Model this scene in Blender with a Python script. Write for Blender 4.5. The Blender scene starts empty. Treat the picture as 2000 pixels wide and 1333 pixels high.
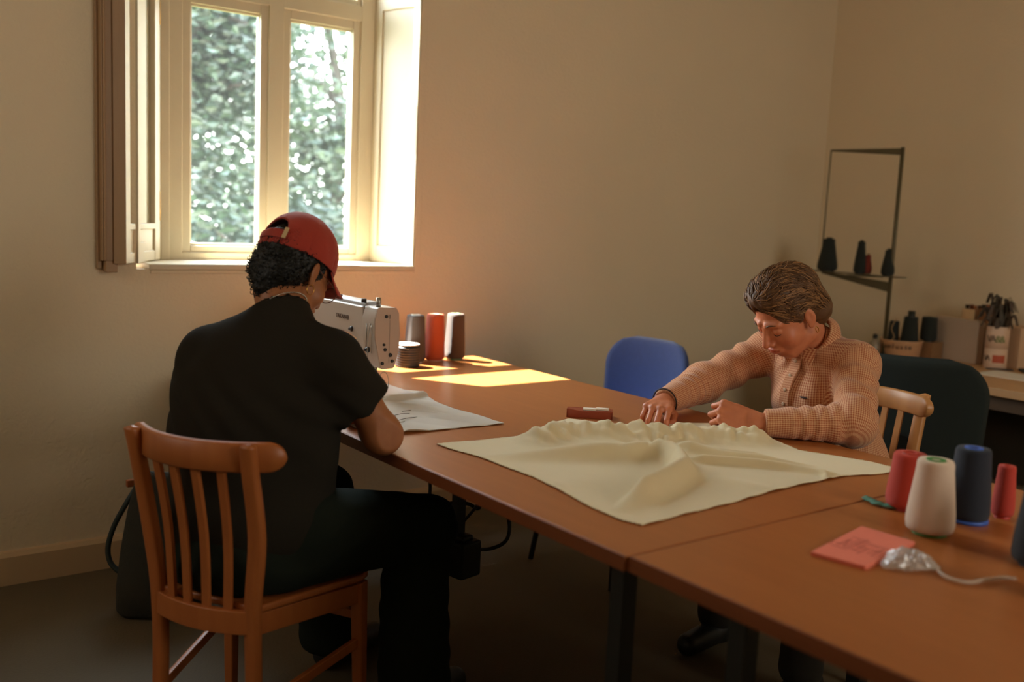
import bpy, bmesh, math, random
import numpy as np
from mathutils import Vector, Matrix, Euler

SC = bpy.context.scene
COL = SC.collection
PI = math.pi

# ------------------------------------------------------------------ camera
FPX = 1911.57
YAW, PIT, ROL = (math.radians(a) for a in (37.157, 7.312, 2.604))
CAMP = Vector((0.0, 0.0, 1.35))
_f = Vector((math.sin(YAW)*math.cos(PIT), math.cos(YAW)*math.cos(PIT), -math.sin(PIT)))
_r0 = Vector((math.cos(YAW), -math.sin(YAW), 0.0)); _u0 = _r0.cross(_f)
_r = _r0*math.cos(ROL) + _u0*math.sin(ROL)
_u = -_r0*math.sin(ROL) + _u0*math.cos(ROL)
cam_data = bpy.data.cameras.new('camera')
cam = bpy.data.objects.new('camera', cam_data); COL.objects.link(cam)
cam.matrix_world = Matrix(((_r.x, _u.x, -_f.x, CAMP.x), (_r.y, _u.y, -_f.y, CAMP.y), (_r.z, _u.z, -_f.z, CAMP.z), (0, 0, 0, 1)))
cam_data.sensor_width = 36.0
cam_data.lens = FPX*36.0/2000.0
cam_data.clip_end = 200
cam_data.dof.use_dof = True
cam_data.dof.focus_distance = 2.85
cam_data.dof.aperture_fstop = 1.8
SC.camera = cam

# ------------------------------------------------------------------ world, sun, daylight
world = bpy.data.worlds.new('sky'); SC.world = world; world.use_nodes = True
wn = world.node_tree.nodes; wl = world.node_tree.links
bg = wn['Background']
tc = wn.new('ShaderNodeTexCoord'); sep = wn.new('ShaderNodeSeparateXYZ'); rmp = wn.new('ShaderNodeValToRGB')
wl.new(tc.outputs['Generated'], sep.inputs[0]); wl.new(sep.outputs['Z'], rmp.inputs[0]); wl.new(rmp.outputs[0], bg.inputs[0])
rmp.color_ramp.elements[0].color = (1.0, 0.98, 0.95, 1); rmp.color_ramp.elements[1].color = (0.62, 0.78, 1.0, 1)
bg.inputs[1].default_value = 17.0

SUNK, SUNS = 0.62, 1.62            # horizontal drift per metre of depth, fall per metre of depth
sd = bpy.data.lights.new('sun', 'SUN'); sd.energy = 46.0; sd.angle = math.radians(0.55); sd.color = (1.0, 0.97, 0.93)
sun = bpy.data.objects.new('sun', sd); COL.objects.link(sun)
sun.rotation_euler = Vector((SUNK, -1.0, -SUNS)).to_track_quat('-Z', 'Y').to_euler()
sun.location = (0, 8, 8)

def area(name, loc, direction, sx, sy, power, color, portal=False):
    d = bpy.data.lights.new(name, 'AREA'); d.shape = 'RECTANGLE'; d.size = sx; d.size_y = sy; d.energy = power; d.color = color
    o = bpy.data.objects.new(name, d); COL.objects.link(o); o.location = loc
    o.rotation_euler = Vector(direction).to_track_quat('-Z', 'Z').to_euler()
    if portal: d.cycles.is_portal = True
    return o
area('window_daylight_portal', (1.67, 3.99, 1.95), (0, -1, 0), 1.0, 1.62, 1, (1, 1, 1), portal=True)
# added fill lights, in front of the solid walls behind and left of the camera
area('rear_fill_light', (2.5, -1.74, 1.9), (0.08, 1, -0.05), 1.6, 1.3, 27.0, (1.0, 0.94, 0.83))
area('left_fill_light', (-1.42, 2.5, 1.9), (1, -0.1, -0.25), 1.3, 1.3, 8.0, (1.0, 0.93, 0.82))

SC.view_settings.view_transform = 'Standard'
SC.view_settings.look = 'None'
SC.view_settings.gamma = 1.0
SC.view_settings.use_curve_mapping = False
SC.view_settings.exposure = 0.72
SC.cycles.max_bounces = 10
SC.cycles.diffuse_bounces = 6
SC.cycles.glossy_bounces = 4
SC.cycles.transmission_bounces = 8
SC.cycles.transparent_max_bounces = 16
SC.cycles.sample_clamp_indirect = 6.0
SC.cycles.caustics_reflective = False
SC.cycles.caustics_refractive = False

# ------------------------------------------------------------------ helpers
def lin(c):
    c = c/255.0
    return c/12.92 if c <= 0.04045 else ((c+0.055)/1.055)**2.4
def rgb(r, g, b): return (lin(r), lin(g), lin(b), 1.0)

MATS = {}
def mat(name, col, rough=0.6, metal=0.0, noise=0.0, nscale=8.0, bump=0.0, bscale=60.0, sheen=0.0, spec=0.5, stretch=None, coat=0.0, col2=None, emit=None):
    if name in MATS: return MATS[name]
    m = bpy.data.materials.new(name); m.use_nodes = True; MATS[name] = m
    N = m.node_tree.nodes; L = m.node_tree.links; b = N['Principled BSDF']
    b.inputs['Base Color'].default_value = col; b.inputs['Roughness'].default_value = rough; b.inputs['Metallic'].default_value = metal
    b.inputs['Specular IOR Level'].default_value = spec
    if sheen: b.inputs['Sheen Weight'].default_value = sheen
    if coat: b.inputs['Coat Weight'].default_value = coat; b.inputs['Coat Roughness'].default_value = 0.25
    t = N.new('ShaderNodeTexCoord'); mp = N.new('ShaderNodeMapping'); L.new(t.outputs['Object'], mp.inputs[0])
    if stretch: mp.inputs['Scale'].default_value = stretch
    if noise:
        n = N.new('ShaderNodeTexNoise'); n.inputs['Scale'].default_value = nscale; n.inputs['Detail'].default_value = 6
        L.new(mp.outputs[0], n.inputs['Vector'])
        mx = N.new('ShaderNodeMix'); mx.data_type = 'RGBA'
        c2 = col2 or tuple(c*(1-noise) for c in col[:3]) + (1,)
        mx.inputs[6].default_value = col; mx.inputs[7].default_value = c2
        L.new(n.outputs['Fac'], mx.inputs[0]); L.new(mx.outputs[2], b.inputs['Base Color'])
    if bump:
        n2 = N.new('ShaderNodeTexNoise'); n2.inputs['Scale'].default_value = bscale; n2.inputs['Detail'].default_value = 4
        L.new(mp.outputs[0], n2.inputs['Vector'])
        bp = N.new('ShaderNodeBump'); bp.inputs['Strength'].default_value = bump; bp.inputs['Distance'].default_value = 0.01
        L.new(n2.outputs['Fac'], bp.inputs['Height']); L.new(bp.outputs[0], b.inputs['Normal'])
    return m

def prop(o, label=None, cat=None, group=None, kind=None):
    if label: o['label'] = label
    if cat: o['category'] = cat
    if group: o['group'] = group
    if kind: o['kind'] = kind
    return o

def thing(name, label, cat, loc=(0, 0, 0), rz=0.0, group=None):
    o = bpy.data.objects.new(name, None); COL.objects.link(o)
    o.empty_display_size = 0.05
    o.location = loc; o.rotation_euler = (0, 0, rz)
    prop(o, label, cat, group)
    return o

def put(name, me, m, parent=None, world=True, smooth=None, bevel=0.0, segs=2):
    """me is a mesh (world coordinates unless world=False: then in the parent's own frame)"""
    o = bpy.data.objects.new(name, me); COL.objects.link(o)
    if m is not None and len(me.materials) == 0: me.materials.append(m)
    if parent is not None:
        o.parent = parent
        if world:
            base = Matrix.Identity(4); q = parent
            while q is not None:
                base = Matrix.LocRotScale(q.location, q.rotation_euler, q.scale) @ (base if q is parent else base)
                if q.parent is not None: base = q.matrix_parent_inverse @ base
                q = q.parent
            o.matrix_parent_inverse = base.inverted()
    if bevel:
        b = o.modifiers.new('bevel', 'BEVEL'); b.width = bevel; b.segments = segs; b.limit_method = 'ANGLE'; b.angle_limit = math.radians(40)
        for p in me.polygons: p.use_smooth = True
        w = o.modifiers.new('wn', 'WEIGHTED_NORMAL'); w.keep_sharp = True
    if smooth:
        me.shade_smooth() if hasattr(me, 'shade_smooth') else None
    return o

class MB:
    """collects shapes, built as one mesh"""
    def __init__(s): s.v = []; s.f = []; s.sm = []
    def add(s, vs, fs, smooth=False):
        o = len(s.v); s.v += [tuple(v) for v in vs]; s.f += [tuple(i+o for i in f) for f in fs]; s.sm += [smooth]*len(fs); return s
    def box(s, lo, hi, M=None):
        x0, y0, z0 = lo; x1, y1, z1 = hi
        vs = [Vector(p) for p in ((x0,y0,z0),(x1,y0,z0),(x1,y1,z0),(x0,y1,z0),(x0,y0,z1),(x1,y0,z1),(x1,y1,z1),(x0,y1,z1))]
        if M is not None: vs = [M @ v for v in vs]
        return s.add(vs, [(0,3,2,1),(4,5,6,7),(0,1,5,4),(1,2,6,5),(2,3,7,6),(3,0,4,7)])
    def bar(s, a, b, w, h, up=(0, 0, 1), w2=None, h2=None):
        a, b = Vector(a), Vector(b); d = (b-a).normalized(); upv = Vector(up)
        if abs(d.dot(upv)) > 0.98: upv = Vector((0, 1, 0))
        x = d.cross(upv).normalized(); y = x.cross(d).normalized(); w2 = w if w2 is None else w2; h2 = h if h2 is None else h2
        vs = []
        for p, ww, hh in ((a, w, h), (b, w2, h2)):
            vs += [p - x*ww/2 - y*hh/2, p + x*ww/2 - y*hh/2, p + x*ww/2 + y*hh/2, p - x*ww/2 + y*hh/2]
        return s.add(vs, [(0,3,2,1),(4,5,6,7),(0,1,5,4),(1,2,6,5),(2,3,7,6),(3,0,4,7)])
    def tube(s, pts, r, n=10, closed=False, caps=True):
        pts = [Vector(p) for p in pts]; k = len(pts); rs = r if isinstance(r, (list, tuple)) else [r]*k
        up = None; rings = []
        for i, p in enumerate(pts):
            if closed: d = (pts[(i+1) % k]-pts[i-1]).normalized()
            else: d = (pts[min(i+1, k-1)]-pts[max(i-1, 0)]).normalized()
            if up is None:
                up = Vector((0, 0, 1)) if abs(d.z) < 0.9 else Vector((1, 0, 0))
            x = d.cross(up)
            if x.length < 1e-5: x = d.cross(Vector((0.3, 1, 0.2)))
            x.normalize(); y = x.cross(d).normalized(); up = y
            rings.append([p + (x*math.cos(2*PI*j/n) + y*math.sin(2*PI*j/n))*rs[i] for j in range(n)])
        vs = [v for rg in rings for v in rg]; fs = []
        for i in range(k if closed else k-1):
            a, b = i*n, ((i+1) % k)*n
            for j in range(n): fs.append((a+j, b+j, b+(j+1) % n, a+(j+1) % n))
        if caps and not closed:
            fs.append(tuple(range(n))[::1]); fs.append(tuple(range((k-1)*n, k*n))[::-1])
        return s.add(vs, fs, True)
    def lathe(s, prof, c=(0, 0, 0), n=32, axis=None, cap=True):
        """prof: (radius, height) along +Z from c, or along axis"""
        c = Vector(c); Q = Vector((0, 0, 1)).rotation_difference(Vector(axis)).to_matrix() if axis is not None else Matrix.Identity(3)
        vs = []; k = len(prof)
        for r, z in prof:
            for j in range(n): vs.append(c + Q @ Vector((r*math.cos(2*PI*j/n), r*math.sin(2*PI*j/n), z)))
        fs = [(i*n+j, i*n+(j+1) % n, (i+1)*n+(j+1) % n, (i+1)*n+j) for i in range(k-1) for j in range(n)]
        if cap:
            fs.append(tuple(range(n))[::-1]); fs.append(tuple(range((k-1)*n, k*n)))
        return s.add(vs, fs, True)
    def prism(s, poly, d, origin=(0, 0, 0), X=(1, 0, 0), Y=(0, 1, 0), smooth=False):
        """2-D outline in the plane X,Y, extruded by vector d"""
        o, X, Y, d = Vector(origin), Vector(X), Vector(Y), Vector(d); n = len(poly)
        b = [o + X*p[0] + Y*p[1] for p in poly]; t = [v + d for v in b]
        fs = [tuple(range(n))[::-1], tuple(range(n, 2*n))] + [(i, (i+1) % n, n+(i+1) % n, n+i) for i in range(n)]
        return s.add(b+t, fs, smooth)
    def sphere(s, c, r, n=16, sc=(1, 1, 1), M=None):
        c = Vector(c); vs = []; fs = []; m = n//2
        for i in range(m+1):
            t = PI*i/m
            for j in range(n):
                v = Vector((math.sin(t)*math.cos(2*PI*j/n)*r*sc[0], math.sin(t)*math.sin(2*PI*j/n)*r*sc[1], math.cos(t)*r*sc[2]))
                if M is not None: v = M @ v
                vs.append(c+v)
        fs = [(i*n+j, (i+1)*n+j, (i+1)*n+(j+1) % n, i*n+(j+1) % n) for i in range(m) for j in range(n)]
        return s.add(vs, fs, True)
    def mesh(s, name='m'):
        me = bpy.data.meshes.new(name); me.from_pydata(s.v, [], s.f); me.validate()
        if len(me.polygons) == len(s.sm): me.polygons.foreach_set('use_smooth', s.sm)
        bm = bmesh.new(); bm.from_mesh(me)
        if any(s.sm): bmesh.ops.remove_doubles(bm, verts=bm.verts, dist=1e-6)
        bmesh.ops.recalc_face_normals(bm, faces=bm.faces); bm.to_mesh(me); bm.free()
        return me
    def build(s, name, m, parent=None, world=True, bevel=0.0, segs=2):
        return put(name, s.mesh(name), m, parent, world, bevel=bevel, segs=segs)

def struct(name, mb, m, bevel=0.0, parent=None):
    o = mb.build(name, m, parent, bevel=bevel)
    if parent is None: o['kind'] = 'structure'
    return o

def dup(root, loc=None, rz=None, label=None, group=None):
    r = root.copy(); COL.objects.link(r)
    if loc is not None: r.location = loc
    if rz is not None: r.rotation_euler = (0, 0, rz)
    if label: r['label'] = label
    if group: r['group'] = group
    for ch in list(root.children):
        c = ch.copy(); COL.objects.link(c); c.parent = r
        for g in list(ch.children):
            d = g.copy(); COL.objects.link(d); d.parent = c
    return r

def catmull(pts, n=8, closed=False):
    P = [np.array(p, float) for p in pts]; out = []; k = len(P)
    rng = range(k) if closed else range(k-1)
    for i in rng:
        p0 = P[i-1] if (closed or i > 0) else P[0]; p1 = P[i]; p2 = P[(i+1) % k]; p3 = P[(i+2) % k] if (closed or i+2 < k) else P[-1]
        for j in range(n):
            t = j/n; out.append(0.5*((2*p1)+(-p0+p2)*t+(2*p0-5*p1+4*p2-p3)*t*t+(-p0+3*p1-3*p2+p3)*t**3))
    if not closed: out.append(P[-1])
    return [tuple(p) for p in out]

def ray(px, py): return _f + _r*((px-1000)/FPX) - _u*((py-666.5)/FPX)
def atd(px, py, d): return CAMP + ray(px, py)*d          # a point of the room, d metres in front of the camera
def atz(px, py, z): v = ray(px, py); return CAMP + v*((z-CAMP.z)/v.z)
def atx(px, py, x): v = ray(px, py); return CAMP + v*((x-CAMP.x)/v.x)
def aty(px, py, y): v = ray(px, py); return CAMP + v*((y-CAMP.y)/v.y)

def text(name, body, size, loc, X, Y, m, parent=None, depth=0.0006):
    cu = bpy.data.curves.new(name, 'FONT'); cu.body = body; cu.size = size; cu.extrude = depth; cu.align_x = 'CENTER'; cu.align_y = 'CENTER'
    cu.materials.append(m)
    o = bpy.data.objects.new(name, cu); COL.objects.link(o)
    X = Vector(X).normalized(); Y = Vector(Y); Y = (Y - X*Y.dot(X)).normalized(); Z = X.cross(Y)
    o.matrix_world = Matrix(((X.x, Y.x, Z.x, loc[0]), (X.y, Y.y, Z.y, loc[1]), (X.z, Y.z, Z.z, loc[2]), (0, 0, 0, 1)))
    bpy.context.view_layer.update()
    me = bpy.data.meshes.new_from_object(o.evaluated_get(bpy.context.evaluated_depsgraph_get())); mw = o.matrix_world.copy()
    bpy.data.objects.remove(o); me.transform(mw); o = bpy.data.objects.new(name, me); COL.objects.link(o)
    return o

# ------------------------------------------------------------------ materials
def wall_material():
    m = mat('plaster', rgb(226, 210, 180), 0.9, noise=0.10, nscale=1.4, bump=0.25, bscale=90)
    return m
M_WALL = wall_material()
M_CEIL = mat('ceiling_paint', rgb(205, 190, 165), 0.9)
M_FLOOR = mat('floor_lino', rgb(100, 86, 62), 0.75, noise=0.35, nscale=2.5, bump=0.15, bscale=120)
M_WHITE = mat('window_paint', rgb(206, 192, 164), 0.45, noise=0.06, nscale=5, bump=0.05, bscale=30)
M_TRIMD = mat('brown_paint_and_shade', rgb(170, 135, 98), 0.5, noise=0.2, nscale=6, stretch=(8, 8, 0.6), bump=0.1, bscale=30)  # paint of the shutter; on the sash edge this brown stands in for shade
M_TABLE = mat('beech_laminate', rgb(174, 105, 54), 0.33, noise=0.35, nscale=5, stretch=(9, 0.7, 9), bump=0.02, bscale=200, col2=rgb(154, 89, 43))
M_TEDGE = mat('table_edge_wood', rgb(134, 72, 34), 0.45, noise=0.3, nscale=5, stretch=(1, 1, 12))
M_BEECH = mat('beech_wood', rgb(180, 108, 54), 0.42, noise=0.35, nscale=6, stretch=(6, 6, 0.7), col2=rgb(156, 84, 38))
M_PALEWOOD = mat('pale_beech_wood', rgb(206, 150, 92), 0.42, noise=0.3, nscale=6, stretch=(6, 6, 0.7), col2=rgb(176, 118, 66))
M_BLACKM = mat('black_metal', rgb(30, 31, 28), 0.5)
M_STEEL = mat('brushed_steel', rgb(170, 165, 155), 0.35, metal=0.9)
M_CHROME = mat('chrome', rgb(210, 205, 195), 0.2, metal=1.0)
M_BRASS = mat('brass_hinge', rgb(176, 138, 80), 0.4, metal=0.8)
M_BLACKP = mat('black_plastic', rgb(26, 27, 25), 0.45)

def glass_mat(name, tint=(0.95, 0.98, 0.97, 1), rough=0.0, dirt=0.0, base=0.0, gain=1.5):
    m = bpy.data.materials.new(name); m.use_nodes = True; N = m.node_tree.nodes; L = m.node_tree.links
    N.clear(); out = N.new('ShaderNodeOutputMaterial'); tr = N.new('ShaderNodeBsdfTransparent'); gl = N.new('ShaderNodeBsdfGlossy'); mx = N.new('ShaderNodeMixShader'); lw = N.new('ShaderNodeFresnel')
    lw.inputs[0].default_value = 1.5; tr.inputs[0].default_value = tint; gl.inputs['Roughness'].default_value = rough
    k = N.new('ShaderNodeMath'); k.operation = 'MULTIPLY_ADD'; k.inputs[1].default_value = gain; k.inputs[2].default_value = base; k.use_clamp = True
    ge = N.new('ShaderNodeNewGeometry'); inv = N.new('ShaderNodeMath'); inv.operation = 'SUBTRACT'; inv.inputs[0].default_value = 1.0; L.new(ge.outputs['Backfacing'], inv.inputs[1])
    k3 = N.new('ShaderNodeMath'); k3.operation = 'MULTIPLY'; L.new(k.outputs[0], k3.inputs[0]); L.new(inv.outputs[0], k3.inputs[1])
    L.new(lw.outputs[0], k.inputs[0]); L.new(k3.outputs[0], mx.inputs[0]); L.new(tr.outputs[0], mx.inputs[1]); L.new(gl.outputs[0], mx.inputs[2]); L.new(mx.outputs[0], out.inputs[0])
    if dirt:
        df = N.new('ShaderNodeBsdfTranslucent'); df.inputs[0].default_value = (1, 1, 1, 1); m2 = N.new('ShaderNodeMixShader'); m2.inputs[0].default_value = dirt
        L.new(mx.outputs[0], m2.inputs[1]); L.new(df.outputs[0], m2.inputs[2]); L.new(m2.outputs[0], out.inputs[0])
    return m
M_GLASS = glass_mat('window_glass', dirt=0.0025)
M_SASHGLASS = glass_mat('sash_glass', base=0.12, gain=2.2)

# ------------------------------------------------------------------ the room
YW, XR, XL, YF, ZC = 3.637, 5.035, -1.5, -1.8, 3.1      # window wall, right wall, left wall, near wall, ceiling
WX0, WX1, WZ0, WZ1 = 1.042, 2.206, 1.116, 2.86          # opening in the plane of the wall
FX0, FX1, FY = 1.19, 2.137, 3.90                        # window frame, set back
w = MB()                                                # wall with the opening and its splayed reveal
TH = 0.42
def wallquad(pts): w.add(pts, [(0, 1, 2, 3)])
for (x0, x1, z0, z1) in ((XL, WX0, 0, ZC), (WX1, XR, 0, ZC), (WX0, WX1, 0, WZ0), (WX0, WX1, WZ1, ZC)):
    w.box((x0, YW, z0), (x1, YW+TH, z1)) if not (x0 == WX0 and z0 == 0) else w.box((x0, YW, z0), (x1, YW+TH, z1-0.02))
struct('wall_back', w, M_WALL)
struct('wall_right', MB().box((XR, YF, 0), (XR+0.2, YW+TH, ZC)), M_WALL)
wf = MB().box((XL, YF-0.2, 0), (XR, YF, ZC)); struct('wall_front', wf, M_WALL)
struct('wall_left', MB().box((XL-0.2, YF, 0), (XL, YW+TH, ZC)), M_WALL)
struct('floor', MB().box((XL-0.2, YF-0.2, -0.1), (XR+0.2, YW+TH, 0)), M_FLOOR)
struct('ceiling', MB().box((XL-0.2, YF-0.2, ZC), (XR+0.2, YW+TH, ZC+0.1)), M_CEIL)
bb = MB(); bb.prism([(0, 0), (-0.022, 0), (-0.022, 0.10), (-0.012, 0.115), (0, 0.118)], (XR-XL, 0, 0), (XL, YW, 0), (0, 1, 0), (0, 0, 1))
struct('baseboard_back', bb, M_WHITE if False else mat('baseboard_paint', rgb(196, 168, 132), 0.5))
bb = MB(); bb.prism([(0, 0), (-0.022, 0), (-0.022, 0.10), (-0.012, 0.115), (0, 0.118)], (0, YW-YF-0.03, 0), (XR, YF, 0), (1, 0, 0), (0, 0, 1))
struct('baseboard_right', bb, MATS['baseboard_paint'])

# window-like frames added round the fill lights, no openings in the walls
def fill_light_frame(name, c, ax, w_, h_):
    mb = MB(); c = Vector(c); ax = Vector(ax); nrm = Vector((ax.y, -ax.x, 0))
    for s in (-1, 1): mb.bar(c+ax*s*w_/2-Vector((0, 0, h_/2+.03)), c+ax*s*w_/2+Vector((0, 0, h_/2+.03)), .06, .06, up=tuple(nrm))
    for s in (-1, 0, 1): mb.bar(c-ax*w_/2+Vector((0, 0, s*h_/2)), c+ax*w_/2+Vector((0, 0, s*h_/2)), .05, .06 if s else .035)
    mb.bar(c-Vector((0, 0, h_/2)), c+Vector((0, 0, h_/2)), .04, .04, up=tuple(nrm))
    struct(name, mb, M_WHITE)
fill_light_frame('rear_fill_frame', (2.5, -1.77, 1.9), (1, 0, 0), 1.66, 1.36)
fill_light_frame('left_fill_frame', (-1.47, 2.5, 1.9), (0, 1, 0), 1.36, 1.36)
# window
win = bpy.data.objects.new('window_1', None); COL.objects.link(win); win.location = (1.67, FY, WZ0); win['kind'] = 'structure'
def wpart(name, mb, m=M_WHITE, bevel=0.003, parent=None): return mb.build(name, m, parent or win, bevel=bevel)
# panelled splayed reveals, head lining and sill
def reveal(xa, xb, sgn):
    a = Vector((xa, YW, 0)); b = Vector((xb, FY, 0)); d = (b-a); L_ = d.length; d.normalize(); nrm = Vector((-d.y, d.x, 0))*sgn
    mb = MB(); Mx = Matrix(((d.x, -nrm.x, 0, a.x), (d.y, -nrm.y, 0, a.y), (0, 0, 1, 0), (0, 0, 0, 1)))
    mb.box((0, 0, WZ0), (L_, 0.03, WZ1), Mx)
    for z0, z1 in ((WZ0, WZ0+0.075), (2.20, 2.27), (WZ1-0.06, WZ1)): mb.box((0.0, -0.007, z0), (L_, 0.004, z1), Mx)
    for x0, x1 in ((0.0, 0.035), (L_-0.045, L_)): mb.box((x0, -0.008, WZ0), (x1, 0.004, WZ1), Mx)
    return mb
wpart('reveal_panel', reveal(WX1, FX1, 1), bevel=0.002)
wpart('reveal_panel', reveal(WX0, FX0, -1), bevel=0.002)
wpart('window_sill', MB().box((WX0+0.045, YW-0.006, WZ0-0.022), (WX1+0.002, FY+0.02, WZ0)), bevel=0.003)
wpart('head_lining', MB().box((WX0, YW, WZ1), (WX1, FY+0.05, WZ1+0.02)))
ar = MB()                                               # flat painted margin round the opening
ar.box((WX1, YW-0.004, WZ0-0.035), (WX1+0.028, YW+0.01, WZ1)); ar.box((WX0+0.05, YW-0.0038, WZ0-0.035), (WX1, YW+0.009, WZ0-0.023))
wpart('wall_margin', ar, M_WALL, 0.002)
# fixed frame: posts, mullion, transom
fr = MB(); GY = FY+0.045; Z1 = WZ1
def frame_bar(x0, x1, z0, z1, y0=FY, y1=FY+0.09): fr.box((x0, y0, z0), (x1, y1, z1))
frame_bar(FX0-0.03, FX0+0.105, WZ0-0.01, 2.17); frame_bar(FX0-0.03, FX0+0.02, 2.17, Z1+.02); frame_bar(FX1-0.07, FX1+0.03, WZ0-0.01, Z1+.02)
frame_bar(FX0, FX1, WZ0-0.01, WZ0+0.03, FY+.0015, FY+.088); frame_bar(FX0, FX1, Z1-0.04, Z1+.02, FY+.0015, FY+.088)
frame_bar(1.648, 1.712, WZ0, 2.18, FY+.0006, FY+.089); frame_bar(FX0, FX1, 2.15, 2.215, FY+.0022, FY+.087)
frame_bar(FX0+0.015, FX0+0.05, WZ0, Z1, FY-0.018, FY+0.01)
wpart('window_frame', fr)
def casement(x0, x1, z0, z1, st=0.045):
    c = MB(); ya, yb = FY+0.012, FY+0.055
    c.box((x0, ya, z0), (x0+st, yb, z1)); c.box((x1-st, ya, z0), (x1, yb, z1)); c.box((x0+st, ya, z0), (x1-st, yb, z0+st)); c.box((x0+st, ya, z1-st), (x1-st, yb, z1))
    for a, b, cc, dd in ((x0+st-0.002, x0+st+0.008, z0+st, z1-st), (x1-st-0.004, x1-st+0.002, z0+st, z1-st)): c.box((a, ya+0.012, cc), (b, yb-0.01, dd))
    c.box((x0+st, ya+0.012, z0+st-0.002), (x1-st, yb-0.01, z0+st+0.010)); c.box((x0+st, ya+0.012, z1-st-0.010), (x1-st, yb-0.01, z1-st+0.002))
    o = wpart('casement', c)
    g = MB().box((x0+st, GY-0.002, z0+st), (x1-st, GY+0.002, z1-st)).build('glass_pane', M_GLASS, o)
    return o
casement(1.286, 1.660, 1.128, 2.158)
casement(1.700, 2.078, 1.128, 2.158)
casement(1.200, 2.078, 2.207, 2.83, 0.03)
# inner sash swung into the room, hinged on the left post
H0 = Vector((1.178, 3.862, 0)); H1 = Vector((0.968, 3.565, 0)); dS = (H1-H0); LS = dS.length; dS.normalize(); nS = Vector((dS.y, -dS.x, 0))
nS = nS if nS.dot(Vector((0, -1, 0))+Vector((0.2, 0, 0))) > 0 else -nS      # faces the camera's side
Ms = Matrix(((dS.x, nS.x, 0, H0.x), (dS.y, nS.y, 0, H0.y), (0, 0, 1, 0), (0, 0, 0, 1)))
sash = MB(); zA, zB = WZ0+0.004, 2.86
sash.box((0, -0.02, zA), (0.058, 0.02, zB), Ms); sash.box((LS-0.045, -0.02, zA), (LS, 0.02, zB), Ms)
sash.box((0.05, -0.012, zA), (LS-0.04, 0.012, zA+0.125), Ms); sash.box((0.05, -0.02, zA+0.118), (LS-0.04, 0.02, zA+0.14), Ms)
sash.box((0.05, -0.018, zA), (LS-0.04, 0.018, zA+0.038), Ms); sash.box((0.05, -0.02, 2.16), (LS-0.04, 0.02, 2.22), Ms); sash.box((0.05, -0.02, zB-0.05), (LS-0.04, 0.02, zB), Ms)
so = wpart('open_sash', sash, M_WHITE, 0.003)
MB().box((LS, -0.021, zA), (LS+0.003, 0.021, zB), Ms).build('sash_edge_shade', M_TRIMD, so)  # thin strip, the shade of the free edge put in as brown colour
MB().box((0.058, -0.003, zA+0.13), (LS-0.045, 0.003, 2.17), Ms).build('glass_pane', M_SASHGLASS, so)
MB().box((0.058, -0.003, 2.22), (LS-0.045, 0.003, zB-0.05), Ms).build('glass_pane', M_SASHGLASS, so)
for z in (1.27, 2.0):
    MB().tube([(H0.x+0.012, H0.y-0.012, z), (H0.x+0.012, H0.y-0.012, z+0.11)], 0.006, 8).build('hinge', M_BRASS, so)
# the shutter leaf and post folded behind it against the wall
sh = MB()
sh.box((0.893, YW-0.052, WZ0+0.012), (0.948, YW-0.012, 2.95)); sh.box((0.905, YW-0.05, WZ0-0.028), (0.945, YW-0.014, 2.95))
sh.box((0.884, YW-0.020, WZ0-0.018), (0.900, YW+0.002, 2.95))
sh.box((0.898, YW-0.060, WZ0+0.012), (0.906, YW-0.05, 2.95)); sh.v = [(v[0]+.020, v[1], v[2]) for v in sh.v]
wpart('folded_shutter', sh, M_TRIMD, 0.003)
# ------------------------------------------------------------------ outside: ground and trees
struct('ground', MB().box((-14, 4.2, -0.9), (26, 34, -0.8)), mat('grass_ground', rgb(70, 92, 50), 0.9, noise=0.4, nscale=3))
def leaf_material(name, c, c2):
    m = bpy.data.materials.new(name); m.use_nodes = True; N = m.node_tree.nodes; L = m.node_tree.links; b = N['Principled BSDF']
    n = N.new('ShaderNodeTexNoise'); n.inputs['Scale'].default_value = 1.6; t = N.new('ShaderNodeTexCoord'); L.new(t.outputs['Object'], n.inputs['Vector'])
    mx = N.new('ShaderNodeMix'); mx.data_type = 'RGBA'; mx.inputs[6].default_value = c; mx.inputs[7].default_value = c2
    L.new(n.outputs['Fac'], mx.inputs[0]); L.new(mx.outputs[2], b.inputs['Base Color']); b.inputs['Roughness'].default_value = 0.35
    tl = N.new('ShaderNodeBsdfTranslucent'); L.new(mx.outputs[2], tl.inputs[0]); ms = N.new('ShaderNodeMixShader'); ms.inputs[0].default_value = 0.3
    L.new(b.outputs[0], ms.inputs[1]); L.new(tl.outputs[0], ms.inputs[2]); L.new(ms.outputs[0], N['Material Output'].inputs[0])
    return m
M_BARK = mat('tree_bark', rgb(60, 54, 46), 0.9, noise=0.4, nscale=6, bump=0.4, bscale=20)
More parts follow.
